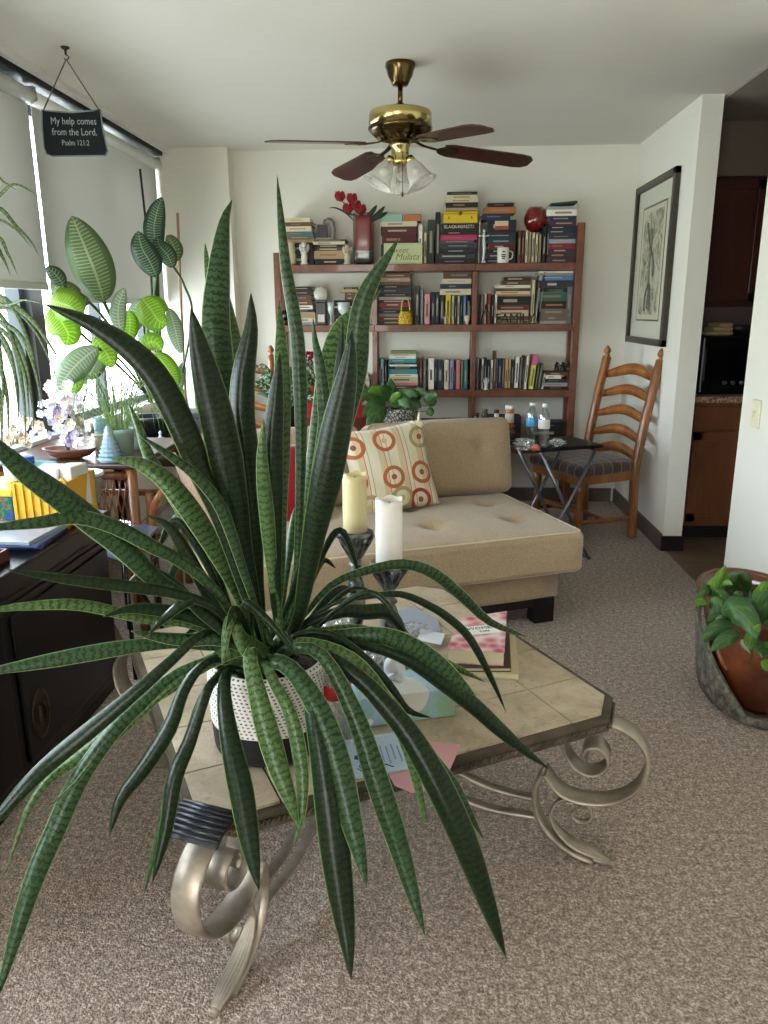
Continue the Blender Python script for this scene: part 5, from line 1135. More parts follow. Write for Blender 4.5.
stem(t,[(162,402,4.1),(160,340,4.05),(158,290,4.0),(157,255,4.0)],.008); stem(t,[(173,266,3.9),(184,285,3.95),(192,320,4.0),(176,402,4.1)],.006); stem(t,[(155,395,4.1),(146,350,3.95),(142,300,3.9)],.006)
stem(t,[(150,398,4.1),(125,372,3.8),(98,348,3.3)],.006); stem(t,[(150,398,4.1),(120,360,3.85),(88,340,3.45),(52,300,3.36)],.006)
MB().tube([aY(159,404,4.13),aY(150,260,4.13),aY(140,169,4.13)],.006,8).build('stake',mat('#1e2420',.6),t)
MB().tube([aY(186,404,4.16),aY(181,300,4.18),aY(177.5,213,4.2)],.007,8).build('stake',mat('#a07a62',.6),t)
# charcoal square planter right of it
px=aY(196,402,4.25).x; t=thing('square_planter','charcoal square planter on the bench right of the dumb cane','planter',(px,4.22,BT))
m=MB(); rbox(m,(.20,.20,.20),.015,6,Matrix.Translation((px,4.22,BT+.1006))); m.build('planter_body',mat('#33343a',.5),t)
m=MB(); m.box((px,4.22,BT+.198),(.225,.225,.03),bev=.006); m.build('rim',mat('#3c3d44',.5),t)
for k,(a,b) in enumerate(((-.05,.02),(.03,-.03),(.06,.05))):
    m=MB(); leaf_mesh(m,[(px+a,4.22+b,BT+.20),(px+a*1.6,4.2+b,BT+.32),(px+a*3,4.15+b,BT+.40)],.05,'ovate'); m.build('leaf',M_dfb,t)
# glass dishes
for i,(u,v,r,lab) in enumerate(((162,456,.055,'pale glass covered dish beside the green pot on the dark bench'),(196,452,.062,'blue grey glass dish on the dark bench left of the large leaves'))):
    c=aY(u,v,3.93); c.z=BT+.0006; t=thing('glass_dish',lab,'dish',tuple(c))
    MB().lathe([(0,0),(r*.6,0),(r*.62,.01),(r*.9,.03),(r,.06),(r*.95,.062),(r*.8,.035),(0,.015)],c,24).build('dish',mat('#8fb0bb',.12,coat=.6),t)
    MB().lathe([(r*.96,.062),(r*.8,.085),(r*.45,.105),(r*.15,.112),(r*.12,.125),(r*.18,.135),(0,.145)],c,24).build('lid',mat('#a9c4cc',.12,coat=.6),t)
# ---- grassy plant in a green pot on the rattan table
c=Vector((aY(118,456,3.16).x,3.20,TT+.0006)); t=thing('spider_grass','wispy grass-like plant in a muted green pot on the rattan table','plant',tuple(c))
pot(c,.052,.13,mat('#7f9486',.5),parent=t,lip=.004)
rn=random.Random(21); Mg=leafmat('wispy blade',('#6f8f4a','#b4c892'),.4)
for k in range(56):
    a=rn.uniform(0,6.28); o=rn.uniform(.06,.20); h1=rn.uniform(.10,.26); b=c+Vector((.03*math.cos(a),.03*math.sin(a),.11)); dx,dy=math.cos(a)*o,math.sin(a)*o*.7
    m=MB(); leaf_mesh(m,[b,b+Vector((dx*.4,dy*.4,h1*.8)),b+Vector((dx*.9,dy*.9,h1)),b+Vector((dx*1.15,dy*1.15,h1*rn.uniform(-.3,.5)))],.0045,'grass',.2,0,.001,seed=k); m.build('blade',Mg,t)
# cups
for i,(u,v,z0,r,hh_,col,lab) in enumerate(((98,420,.09,.030,.07,'#9ec3cf','pale blue cup standing on the cream jar on the rattan table'),(101,440,0,.032,.088,'#c9bd9c','cream jar on the rattan table left of the green pot'),(131,425,.08,.036,.09,'#c3d2da','frosted glass cup right of the grassy plant, on the clear jar'))):
    Yc=3.30 if i<2 else 3.42; c=Vector((aY(99.5 if i<2 else u,v,Yc).x,Yc,TT+z0+.0012)); t=thing('cup' if i!=1 else 'jar',lab,'cup' if i!=1 else 'jar',tuple(c))
    MB().lathe([(0,0),(r*.75,0),(r*.85,hh_*.1),(r,hh_*.6),(r*1.02,hh_),(r*.94,hh_),(r*.9,hh_*.2),(0,hh_*.1)],c,22).build('body',mat(col,.2,coat=.4),t)
    MB().lathe([(r*1.02,hh_*.9),(r*1.06,hh_*.93),(r*1.06,hh_*.98),(r*1.0,hh_)],c,22).build('rim',mat(col,.2,coat=.4),t)
c=Vector((aY(131,425,3.42).x,3.42,TT+.0006)); t=thing('glass_jar','squat clear jar on the rattan table under the frosted cup','jar',tuple(c)); MB().lathe([(0,0),(.036,0),(.040,.02),(.040,.06),(.034,.078),(0,.079)],c,22).build('jar_body',mat('#8ea3ad',.1,coat=.6),t); MB().lathe([(.035,.07),(.041,.07),(.041,.079),(0,.0795)],c,22).build('lid',mat('#9aa',.3) if 0 else mat('#9aabb0',.3),t)
# pleated crystal tree
c=Vector((aY(111,463,3.13).x,3.13,TT+.0006)); t=thing('crystal_tree','cone-shaped faceted crystal tree at the front edge of the rattan table','ornament',tuple(c))
m=MB(); 
for k in range(8):
    z=.012+k*.017; r=.058*(1-k/9.2); m.lathe([(r*.55,z+.018),(r,z),(r*.6,z-.003),(0,z-.003)],c,13,smooth=False); m.lathe([(0,z+.020),(r*.55,z+.018)],c,13,smooth=False)
m.build('tiers',mat('#8fa6b4',.06,coat=1),t); MB().lathe([(0,0),(.045,0),(.045,.008),(0,.01)],c,20).build('base',mat('#8fa2ae',.15),t)
# ---- artificial flowers in a wooden bowl
def flowers(label,u,v,Y,spots,cols,bowl=True,n=24,rw=1):
    c=aY(u,v,Y); c.z=TT+.0006; t=thing('flower_arrangement',label,'flowers',tuple(c),group=None)
    if bowl:
        MB().lathe([(0,0),(.05,0),(.09,.012),(.115,.036),(.118,.046),(.110,.044),(.09,.022),(0,.014)],c,28,sy=.55).build('wooden_bowl',wood('dark bowl wood','#3a2015','#6b4028',(4,4,4),.4),t)
        MB().tube(cat_rom([c+Vector((0,0,.015)),c+Vector((-.01,0,.08)),c+Vector((.015,0,.14)),c+Vector((0,0,.21))],5),.008,8).build('branch',mat('#3a2a20',.7),t)
    rn=random.Random(int(u)); protos=[]
    for q in range(4):
        m=MB()
        for k in range(6):
            a=k*math.pi/3+q*.3; l=.020; d=Vector((math.cos(a),math.sin(a),.0))
            leaf_mesh(m,[Vector((0,0,0)),d*l*.6+Vector((0,0,.008)),d*l+Vector((0,0,.010+.004*(k%2)))],.020,'petal',.15,0,.001,view=False,side0=(.1,.2,1))
        m.ico((0,0,.004),.005,1); o=m.build('blossom',mat(cols[q%len(cols)],.75),t); protos.append(o)
    k=0
    while k<n:
        (su,sv,ru,rv)=spots[k%len(spots)]; a=rn.uniform(0,6.28); rr=math.sqrt(rn.random()); P=aY(su+ru*rr*math.cos(a),sv+rv*rr*math.sin(a),Y+rn.uniform(-.05,.05))
        o=protos[k] if k<4 else protos[k%4].copy()
        if k>=4: COL.objects.link(o); o.parent=t
        o.location=P-c; s_=rn.uniform(.8,1.35)*rw; o.scale=(s_,s_,s_); o.rotation_euler=(rn.uniform(.7,1.9),rn.uniform(-.5,.5),rn.uniform(-.6,.6)); k+=1
    return t
flowers('white, cream and lilac artificial flowers in a dark wooden bowl on the rattan table',70,456,3.2,[(62,388,12,16),(50,410,10,12),(72,412,15,14),(60,432,22,12),(80,430,12,14),(68,400,14,18)],['#e6dfdb','#c9bede','#dcc9b8','#d9dce8'],n=76)
flowers('cream artificial flowers at the far left edge of the rattan table',14,452,3.12,[(8,432,10,14),(30,430,12,14),(18,440,14,9)],['#d9cbb0','#e2d9c9','#cdb89c','#bfb3cf'],False,n=34)
# ---- weeping plant at the left edge
c=Vector((-1.76,2.80,0)); t=thing('weeping_plant','thin-leaved weeping plant at the left edge before the window','plant',tuple(c))
MB().lathe([(0,0),(.11,0),(.15,.30),(.16,.62),(.165,.64),(.15,.64),(.14,.58),(0,.58)],c,26).build('tall_pot',mat('#6a5a4c',.5),t)
MB().tube(cat_rom([c+Vector((0,0,.58)),c+Vector((.01,0,.95)),c+Vector((.02,0,1.30))],6),[.02]*13,8).build('trunk',mat('#5a4a3a',.8),t)
Mw=leafmat('weeping blade',('#4e6238','#8a9a68'),.35)
for w,pts in ((5,[(-40,300),(0,300),(30,318),(50,345),(64,368)]),(4,[(-40,305),(-8,318),(20,335),(35,370),(44,415)]),(4,[(-40,320),(-5,330),(12,360),(20,425)]),(5,[(-40,330),(-10,345),(6,390),(9,440)]),(4,[(-40,310),(0,322),(22,352),(32,400),(34,440)]),
  (3.5,[(-40,250),(-12,178),(4,182),(19,192)]),(3,[(-40,240),(0,195),(18,185),(48,203)]),(4,[(-40,260),(-8,208),(18,228),(32,243),(39,257)]),(3,[(-40,262),(-8,222),(14,228),(32,248)]),(4,[(-40,270),(-5,238),(8,254),(18,276)]),(4,[(-40,275),(-8,248),(3,258),(11,277)]),
  (4,[(-40,315),(-4,312),(14,345),(24,400),(26,452)]),(4,[(-40,325),(-8,330),(2,370),(3,430)]),(4,[(-40,300),(0,296),(22,325),(38,380),(40,420)]),(5,[(-40,340),(-12,350),(0,400),(2,455)]),(3,[(-40,300),(5,305),(24,300),(46,305)]),(4,[(-40,330),(-2,338),(16,380),(18,432)]),(4,[(-40,322),(2,330),(24,372),(30,425)]),
  (3,[(-40,305),(12,310),(34,330),(46,352),(58,382)])): bl(t,Mw,w,2.72,pts,'grass','frond',wave=0,Y2=2.6)
# ============================================================ black chest (front left)
M_lac=NT('black lacquer',.33,Coat_Weight=0.,Specular_IOR_Level=.3); _v=M_lac.coord('Object'); M_lac.color(M_lac.ramp(M_lac.noise(_v,5,4),[(.3,'#040405'),(.7,'#0a0a0e')])); M_lac=M_lac.m
t=thing('chest','black lacquered chest with moulded top and round brass lock plate at the left edge','chest',(-1.45,1.9,0)); CZ=.69
MB().box((-1.46,1.89,.34),(.60,1.40,.56),bev=.006).build('body',M_lac,t)
MB().box((-1.455,1.89,.655),(.63,1.43,.07),bev=.008).build('top',M_lac,t)
m=MB()
for z,o in ((.61,.012),(.585,.006)): m.box((-1.46,1.89,z),(.60+o*2,1.40+o*2,.014),bev=.004)
m.build('moulding',M_lac,t)
MB().box((-1.46,1.89,.03),(.57,1.36,.06),bev=.004).build('plinth',M_lac,t)
for yy in (1.55,2.24): MB().box((-1.157,yy,.33),(.012,.64,.46),bev=.004).build('door',M_lac,t)
M_brs=mat('#3a2e1f',.45,.6)
MB().lathe([(0,0),(.062,0),(.064,.003),(.05,.006),(.046,.004),(0,.005)],seg=30,M=Matrix.Translation((-1.151,2.0,.22))@Matrix.Rotation(math.pi/2,4,'Y')@Matrix.Diagonal((1.25,.8,1,1))).build('lock_plate',M_brs,t)
for s in (-1,1): MB().tube(cat_rom([(-1.143,2.0+s*.014,.25),(-1.138,2.0+s*.024,.22),(-1.143,2.0+s*.014,.19)],5),.0045,8).build('pull',M_brs,t)
# on the chest
a,b=aZ(30,516,CZ),aZ(84,508,CZ)
yc=2.46; x0,x1=aY(32,510,yc).x,aY(84,510,yc).x
t=thing('crate','bright yellow plastic crate with a scalloped side holding tissue packs','crate',((x0+x1)/2,yc,CZ)); Mye=mat('#c99a1c',.4)
m=MB(); W_=x1-x0; cx_=(x0+x1)/2; D_=.22; Hh=.155; z0=CZ+.0006
m.box((cx_,yc,z0+.004),(W_,D_,.008)); m.box((cx_,yc-D_/2+.003,z0+Hh/2),(W_,.006,Hh)); m.box((cx_,yc+D_/2-.003,z0+Hh/2),(W_,.006,Hh)); m.box((x0+.003,yc,z0+Hh/2),(.006,D_,Hh)); m.box((x1-.003,yc,z0+Hh/2),(.006,D_,Hh)); m.build('crate_walls',Mye,t)
m=MB()
for k in range(7): m.box((x0+.012+k*(W_-.024)/6,yc-D_/2-.003,z0+Hh/2),(.006,.008,Hh-.01))
for k in range(4): m.tube([(x1-.13+k*.035,yc-D_/2-.001,z0+Hh),(x1-.115+k*.035,yc-D_/2-.001,z0+Hh+.012),(x1-.10+k*.035,yc-D_/2-.001,z0+Hh)],.006,6)
m.build('ribs',Mye,t); m=MB(); m.box((cx_+W_*.5+.018,yc-.03,z0+.028),(.045,.10,.055),bev=.004); m.build('side_tab',Mye,t)
for i,(dx,dy,ang,col,lab) in enumerate(((-.02,.0,.2,'#cfc9dd','lilac printed tissue pack sticking out of the yellow crate'),(.055,.02,-.15,'#c2c0ba','white tissue box standing in the yellow crate'),(-.075,.05,.35,'#5fa9b5','turquoise marbled pouch at the left in the yellow crate'))):
    o=MB().box((0,0,.09),(.075,.10,.18),bev=.006).build('tissue_pack',mat(col,.7)); o.location=(cx_+dx,yc+dy,z0+.0085); o.rotation_euler=(0,ang*.3,ang); tag(o,lab,'tissues')
# magazines
for k,(col,lab) in enumerate((('#2a3560','dark blue magazine at the bottom of the pile on the black chest'),('#6f86b8','light blue magazine in the middle of the pile on the black chest'),('#878e9c','pale glossy magazine on top of the pile on the black chest'))):
    cc=aZ(22,532,CZ); o=MB().box((0,0,.006),(.30,.22,.012),bev=.002).build('magazine',mat(col,.25)); o.location=(cc.x+.0,2.22-.008*k,CZ+.0006+k*.0122); o.rotation_euler=(0,0,.12-.08*k); tag(o,lab,'magazine','magazines on the black chest')
cc=aY(10,500,2.45); g=NT('patterned fabric',.8); v=g.coord('Object'); g.color(g.ramp(g.noise(v,45,3,.6),[(.3,'#1b3f9a'),(.42,'#1d4a34'),(.55,'#30694c'),(.62,'#7a1c28'),(.7,'#c7a63a')],'CONSTANT'))
t=thing('fabric_box','box covered in blue, green and yellow patterned fabric left of the crate','box',(cc.x,2.45,CZ)); m=MB(); m.box((cc.x-.02,2.45,CZ+.055),(.17,.20,.108),bev=.005); m.build('box_body',g.m,t)
m=MB(); m.box((cc.x-.02,2.45,CZ+.120),(.178,.208,.024),bev=.005); m.build('lid',mat('#c3a42e',.6),t)
cc=aY(20,470,2.45); t=thing('round_tub','round tub with a blue lid on top of the patterned fabric box','tub',(cc.x,2.48,CZ+.1325)); MB().lathe([(0,0),(.045,0),(.048,.06),(0,.06)],(cc.x-.02,2.48,CZ+.1330),24).build('tub',mat('#b8b3a4',.4),t); MB().lathe([(0,.0605),(.052,.0605),(.052,.080),(.046,.084),(0,.084)],(cc.x-.02,2.48,CZ+.1330),24).build('lid',mat('#2352a8',.35),t)
cc=aZ(14,560,CZ); t=thing('wooden_tray','reddish brown wooden tray at the near end of the black chest','tray',(-1.33,1.83,CZ))
MB().box((-1.33,1.86,CZ+.008),(.26,.34,.014),bev=.004).build('tray_base',mat('#5a261a',.35),t)
m=MB()
for x in (-1.457,-1.203): m.box((x,1.86,CZ+.018),(.008,.34,.034),bev=.002)
for y in (1.694,2.026): m.box((-1.33,y,CZ+.018),(.26,.008,.034),bev=.002)
m.build('tray_rim',mat('#5a261a',.35),t)
cc=Vector((-1.33,1.93,CZ+.0158)); t=thing('cut_glass_bowl','cut glass bowl standing in the brown wooden tray','bowl',tuple(cc)); m=MB(); m.lathe([(0,0),(.035,0),(.05,.02),(.062,.055),(.056,.055),(.045,.022),(0,.01)],cc,16,smooth=False); m.build('bowl',mat('#aab4c4',.08,coat=1),t)
m=MB(); m.tube([cc+Vector((.061*math.cos(k*.3927),.061*math.sin(k*.3927),.055+.003*(k%2))) for k in range(16)],.003,6,closed=True); m.build('scalloped_rim',mat('#c4ccd8',.08,coat=1),t)
o=tag(MB().box((0,0,.004),(.10,.30,.008),bev=.002).build('notebook',mat('#5a6aa8',.25)),'thin blue glossy notebook at the outer edge of the black chest','notebook'); o.location=(-1.205+.008,1.52,CZ+.0006)
# ceramic stand behind the chest
cc=aZ(92,506,.62); c=Vector((-1.50,2.85,0)); c.x=aY(88,480,2.95).x-.02; c.y=2.95
t=thing('ceramic_planter','grey green ceramic planter with a white rim and tan foot behind the chest','planter',tuple(c))
MB().lathe([(0,0),(.085,0),(.09,.02),(.06,.10),(.052,.30),(.055,.50),(.06,.60),(0,.60)],c,28).build('tan_foot',mat('#8a7a66',.4),t)
MB().lathe([(0,.60),(.04,.60),(.06,.64),(.072,.71),(.078,.745),(.068,.745),(.06,.70),(0,.66)],c,30).build('bowl',mat('#7d8d84',.25,coat=.5),t)
MB().lathe([(.067,.744),(.083,.744),(.085,.750),(.081,.756),(.069,.756),(.067,.744)],c,30).build('white_rim',mat('#c9cfc8',.2),t)
# glass side table
t=thing('glass_side_table','small side table with blue grey glass top on thin black legs','table',(-1.17,2.80,0)); GZ=.50
P=[aZ(u,v,GZ) for u,v in ((104,520),(161,518),(121,557),(92,545))]
xs_=[p.x for p in P]; m=MB(); xa,xb,ya,yb=-1.36,-1.00,2.64,2.98
Pg=[aZ(u,v,GZ) for u,v in ((97,549),(124,560),(158,527),(118,519))]; m.prism([(p.x,p.y) for p in Pg],GZ-.012,GZ); m.build('glass_top',mat('#7f8ea6',.06,spec=.9,coat=1),t); cg=sum(Pg,Vector())/4; ex4=[cg.lerp(p,.85) for p in Pg]
for p in ex4: MB().tube([(p.x,p.y,0),(p.x,p.y,GZ-.012)],.009,8).build('leg',M_blk,t)
MB().tube(cat_rom([(ex4[1].x,ex4[1].y,.10),(cg.x,cg.y,.30),(ex4[2].x,ex4[2].y,.10)],6),.008,8).build('curved_brace',M_blk,t)
# ============================================================ ceiling fan
fc=aZ(400,61,2.44); fx,fy=fc.x,fc.y+.03
t=thing('ceiling_fan','polished brass ceiling fan with dark brown blades and frosted bell shades','fan',(fx,fy,2.44))
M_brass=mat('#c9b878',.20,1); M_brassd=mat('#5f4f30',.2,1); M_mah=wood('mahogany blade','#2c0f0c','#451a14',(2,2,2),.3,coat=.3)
C=Vector((fx,fy,0))
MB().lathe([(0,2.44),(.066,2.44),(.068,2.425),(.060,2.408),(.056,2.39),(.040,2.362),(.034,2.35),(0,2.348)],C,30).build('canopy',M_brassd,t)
MB().cyl((fx,fy,2.26),(fx,fy,2.355),.0115,seg=14).build('rod',M_brassd,t)
MB().lathe([(0,2.275),(.022,2.275),(.024,2.262),(.014,2.252),(0,2.25)],C,20).build('rod_collar',mat('#1a1514',.4),t)
MB().lathe([(0,2.252),(.06,2.252),(.12,2.248),(.136,2.243),(.141,2.234),(.143,2.182),(0,2.182)],C,48).build('motor_housing',M_brass,t)
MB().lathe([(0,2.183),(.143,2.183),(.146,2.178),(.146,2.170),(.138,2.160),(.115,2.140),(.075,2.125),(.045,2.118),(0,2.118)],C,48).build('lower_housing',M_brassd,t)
m=MB()
for k in range(20): a=k*math.pi/10; m.tube([C+Vector((.055*math.cos(a),.055*math.sin(a),2.122)),C+Vector((.105*math.cos(a),.105*math.sin(a),2.136))],[.004,.006],6)
m.build('fluting',M_brassd,t)
MB().lathe([(0,2.118),(.040,2.118),(.046,2.108),(.046,2.10),(.040,2.095),(.040,2.045),(.044,2.04),(.036,2.022),(0,2.015)],C,30).build('switch_housing',M_brass,t)
BZ=2.112
for ang,pit,zt in ((19,-13,2.062),(122,16,2.062),(214,-7,2.062),(303,-5,2.062)):
    a=math.radians(ang); Rm=Matrix.Translation((fx,fy,BZ))@Matrix.Rotation(a,4,'Z')@Matrix.Rotation(math.radians(4.6),4,'Y')@Matrix.Rotation(math.radians(pit),4,'X')
    prof=[(.205,-.045),(.24,-.058),(.58,-.066),(.625,-.058),(.65,-.030),(.65,.030),(.625,.058),(.58,.066),(.24,.058),(.205,.045)]
    br=MB().prism(prof,-.003,.003,Rm).build('blade',M_mah,t)
    m=MB(); R2=Matrix.Translation((fx,fy,BZ))@Matrix.Rotation(a,4,'Z')
    m.band(cat_rom([R2@Vector((.055,0,.022)),R2@Vector((.10,0,.0)),R2@Vector((.15,0,-.012)),Rm@Vector((.215,0,-.006))],5),R2.to_3x3()@Vector((0,.026,0)),.006)
    m.prism([(.20+.06*math.cos(k*math.pi/8)*(.9),.040*math.sin(k*math.pi/8)) for k in range(16)],-.008,-.003,Rm@Matrix.Translation((.03,0,0))); m.build('blade_iron',M_brassd,t)
g=NT('frosted shade glass',.25); g.b.inputs['Base Color'].default_value=s2l('#d8d4ca'); tr=g.n('ShaderNodeBsdfTransparent'); mx=g.n('ShaderNodeMixShader'); lw=g.n('ShaderNodeLayerWeight'); lw.inputs['Blend'].default_value=.5
g.l(g.math('MULTIPLY_ADD',lw.outputs['Facing'],.6,.22),mx.inputs[0]); g.l(tr.outputs[0],mx.inputs[1]); g.l(g.b.outputs[0],mx.inputs[2]); g.l(mx.outputs[0],g.out.inputs['Surface']); M_frost=g.m
for i,(dx,dy,tilt) in enumerate(((-.95,-.30,0),(.95,-.30,0),(.05,.98,0))):
    d=Vector((dx,dy,0)).normalized(); base=C+Vector((0,0,2.045))+d*.045; ax=(d*.50+Vector((0,0,-.86))).normalized(); Z=-ax
    xa=ax.orthogonal().normalized(); Mx=basis(base,xa,ax.cross(xa)); 
    if (Mx.to_3x3()@Vector((0,0,1))).dot(ax)<0: Mx=basis(base,xa,-ax.cross(xa))
    MB().lathe([(0,-.01),(.018,-.01),(.022,.0),(.024,.018),(0,.02)],seg=18,M=Mx).build('lamp_socket',M_brass,t)
    sh=MB(); N=32; rows=[(.024,.014),(.030,.03),(.040,.05),(.046,.07),(.050,.09),(.058,.108),(.072,.124),(.070,.125),(.056,.108),(.047,.088),(.043,.068),(.037,.05),(.027,.032),(.021,.016)]
    sh.lathe(rows,seg=N,M=Mx); sh.build('bell_shade',M_frost,t)
    MB().ico(Mx@Vector((0,0,.065)),.024,2,sc=(1,1,1)).build('bulb',mat('#d9d6cc',.3),t)
for dx in (-.004,.012): MB().tube([(fx+dx,fy-.04,2.03),(fx+dx,fy-.04,1.905 if dx>0 else 1.93)],.0014,6).build('pull_chain',M_brassd,t)
MB().lathe([(0,0),(.004,.002),(.006,.012),(.003,.024),(0,.026)],(fx+.012,fy-.04,1.880),12).build('chain_knob',mat('#2a1a12',.4),t)
# ============================================================ hanging sign
hk=aZ(65,47,2.44); t=thing('hanging_sign','small dark green sign with white scripture lettering hanging from a ceiling hook','sign',(hk.x,hk.y,2.44))
YS_=hk.y; sc_=lambda u,v:aY(u,v,YS_)
M_sl=mat('#060d12',.5,spec=.25); tl_,tr_,bl_,br_=sc_(45,111),sc_(99,113),sc_(47,153),sc_(106,153)
ctr=(tl_+tr_+bl_+br_)/4; wv=.262; hv=.190
poly=[(-.122,.085),(-.10,.082),(0,.076),(.09,.084),(.118,.090),(.122,.02),(.134,-.07),(.122,-.090),(-.10,-.094),(-.122,-.086),(-.130,-.06),(-.128,.02)]
Ms_=basis(ctr,(1,.12,0),(0,0,1)); m=MB(); m.prism(poly,-.007,.007,Ms_); m.build('plaque',M_sl,t)
m=MB(); m.tube([Ms_@Vector((x*1.0,y*1.0,.006)) for x,y in poly],.003,6,closed=True); m.build('pale_edge',mat('#6f7f7e',.6),t)
Mlt=mat('#98a5a2',.6)
for s_,dy,sz in (('My help comes',.042,.039),('from the Lord.',.0,.039),('Psalm 121:2',-.042,.030)): text(s_,sz,Ms_@Matrix.Translation((.004,dy,.0078)),Mlt,t,'lettering',sx=.80,depth=.0004)
kn=Vector((hk.x,hk.y,2.395)); Mst=mat('#6b5f50',.8)
for x,y in ((-.118,.085),(.112,.088)): MB().tube([kn,Ms_@Vector((x,y,.0))],.0028,6).build('string',Mst,t)
MB().lathe([(0,0),(.018,0),(.018,-.004),(.005,-.012),(.004,-.03),(0,-.03)],(hk.x,hk.y,2.44),16).build('ceiling_hook',mat('#2e2a26',.4,.5),t); MB().tube(cat_rom([(hk.x,hk.y,2.412),(hk.x+.012,hk.y,2.402),(hk.x,hk.y,2.390),(hk.x-.008,hk.y,2.398)],4),.0025,6).build('hook_wire',mat('#2e2a26',.4,.5),t)
# ============================================================ framed print on the right wall
Xp=1.356; y0,y1=aX(677.5,200,Xp).y+.05,5.50; z0=aX(629.5,342,Xp).z; z1=aX(636,190,Xp).z
t=thing('framed_print','tall monochrome etching in a dark frame on the right wall','picture',(1.37,(y0+y1)/2,z0)); yc=(y0+y1)/2; zc=(z0+z1)/2; W=y1-y0; Hh=z1-z0; fw_=.040
m=MB()
for (cy,cz,wy,hz_) in ((y0+fw_/2,zc,fw_,Hh),(y1-fw_/2,zc,fw_,Hh),(yc,z0+fw_/2,W,fw_),(yc,z1-fw_/2,W,fw_)): m.box((1.362,cy,cz),(.032,wy,hz_),bev=.003)
m.build('frame',mat('#3a332b',.35,.2),t)
MB().box((1.372,yc,zc),(.008,W-2*fw_+.004,Hh-2*fw_+.004)).build('mat_board',mat('#d9dcde',.9),t)
mw=W-2*fw_; mh=Hh-2*fw_
m=MB(); iw,ih=mw*.66,mh*.76
for (cy,cz,wy,hz_) in ((yc-iw/2,zc,.010,ih),(yc+iw/2,zc,.010,ih),(yc,zc-ih/2,iw,.010),(yc,zc+ih/2,iw,.010)): m.box((1.3665,cy,cz),(.003,wy,hz_))
m.build('inner_fillet',mat('#6a6a62',.5),t)
g=NT('generic etching',.7); v=g.coord('Object',(1,1,1)); a_=g.noise(v,7,7,.65,1.4); b_=g.noise(v,38,3,.7); g.color(g.ramp(g.math('ADD',g.math('MULTIPLY',a_,.8),g.math('MULTIPLY',b_,.2)),[(.36,'#55564f'),(.45,'#8f8f86'),(.54,'#c9cac6'),(.7,'#d9dad6')]))
MB().box((1.3668,yc,zc),(.003,iw-.012,ih-.012)).build('etching_paper',mat('#d6d6d2',.8),t)
MB().box((1.3656,yc,zc),(.002,iw*.82,ih*.90)).build('etching',g.m,t)
m=MB(); fg=lambda pts,r:m.tube(cat_rom([(1.3640,yc+a*iw,zc+b*ih) for a,b in pts],4),r,5,flat=.3)
fg([(.02,.30),(.0,.15),(.04,-.02),(.0,-.2),(.02,-.4)],.012); fg([(.0,.12),(-.14,.02),(-.16,-.12)],.009); fg([(.02,.12),(.14,.24),(.22,.36)],.009); fg([(.03,-.18),(.12,-.3),(.12,-.42)],.009); fg([(-.02,-.18),(-.1,-.3),(-.12,-.42)],.009); m.build('sketched_figure',mat('#66665f',.8),t)
MB().box((1.3615,yc,zc),(.002,mw,mh)).build('picture_glass',glassmat('picture glass','#fbfaf4',.985,.25,.12),t)
# ============================================================ things on the tray table
tzt=.655+.0116
def onT(u,v): return aZ(u,v,tzt)
M_pet=glassmat('clear bottle','#dfe9ef',.74,.06)
for i,(u,v,vt,lab) in enumerate(((531,444,403,'clear water bottle with blue label on the tray table, the left one'),(543,447,404,'clear water bottle with white label on the tray table, the right one'))):
    c=onT(u,v); c.z=tzt; Hb=(aY(u,vt,c.y).z-tzt); r=.030; t=thing('water_bottle',lab,'bottle',tuple(c))
    pr=[(0,0),(r*.85,0),(r,.008)]
    for k in range(10): pr.append((r-(.002 if k%2 else 0),.015+k*Hb*.035))
    pr+=[(r,Hb*.45),(r,Hb*.65),(r*.9,Hb*.76),(r*.5,Hb*.88),(r*.4,Hb*.90),(r*.4,Hb*.94),(0,Hb*.94)]
    MB().lathe(pr,c,22).build('bottle_body',M_pet,t); MB().lathe([(r*1.03,Hb*.44),(r*1.05,Hb*.45),(r*1.05,Hb*.64),(r*1.03,Hb*.65)],c,22).build('label_band',mat('#4f9fcf' if i==0 else '#d6d4d0',.35),t); MB().lathe([(0,Hb*.93),(r*.46,Hb*.93),(r*.46,Hb),(0,Hb)],c,16).build('cap',mat('#e6e9ea',.4),t)
crumple('plastic_bag','crumpled clear food bag lying on the black tray table',"bag",onT(524,450),.055,.045,.032,glassmat('sandwich bag','#e9eef4',.55,.12),7)
crumple('snack_wrapper','small red and white wrapper before the bottles on the tray table',"wrapper",onT(535,451),.026,.022,.018,mat('#b5654f',.4),8,3)
crumple('plastic_bag','crumpled clear bag right of the bottles on the tray table',"bag",onT(557,446),.045,.035,.02,glassmat('sandwich bag','#e9eef4',.55,.12),9)
# ============================================================ things on the dining table
DZ=dtz+.0006
def pill(u,Y,lab,r,h_,col,capc,name='pill_bottle',cat='bottle'):
    x=aY(u,430,Y).x; c=Vector((x,Y,DZ)); t=thing(name,lab,cat,tuple(c)); MB().lathe([(0,0),(r,0),(r,h_*.8),(r*.9,h_*.84),(0,h_*.84)],c,20).build('bottle_body',mat(col,.25),t); MB().lathe([(0,h_*.82),(r*1.08,h_*.82),(r*1.08,h_),(0,h_)],c,20).build('cap',mat(capc,.4),t)
    return t
pill(509,4.60,'orange pill bottle with white cap and label near the tray table',.026,.13,'#c9731c','#e2ddd6'); _t=bpy.data.objects['pill_bottle']; 
MB().lathe([(.0266,.03),(.0268,.03),(.0268,.085),(.0266,.085)],_t.location,20).build('label_band',mat('#dcd6c8',.5),_t)
pill(496,4.55,'small white tube leaning shape with dark red cap behind the sofa',.014,.11,'#d5d3d0','#5a2028','tube','tube')
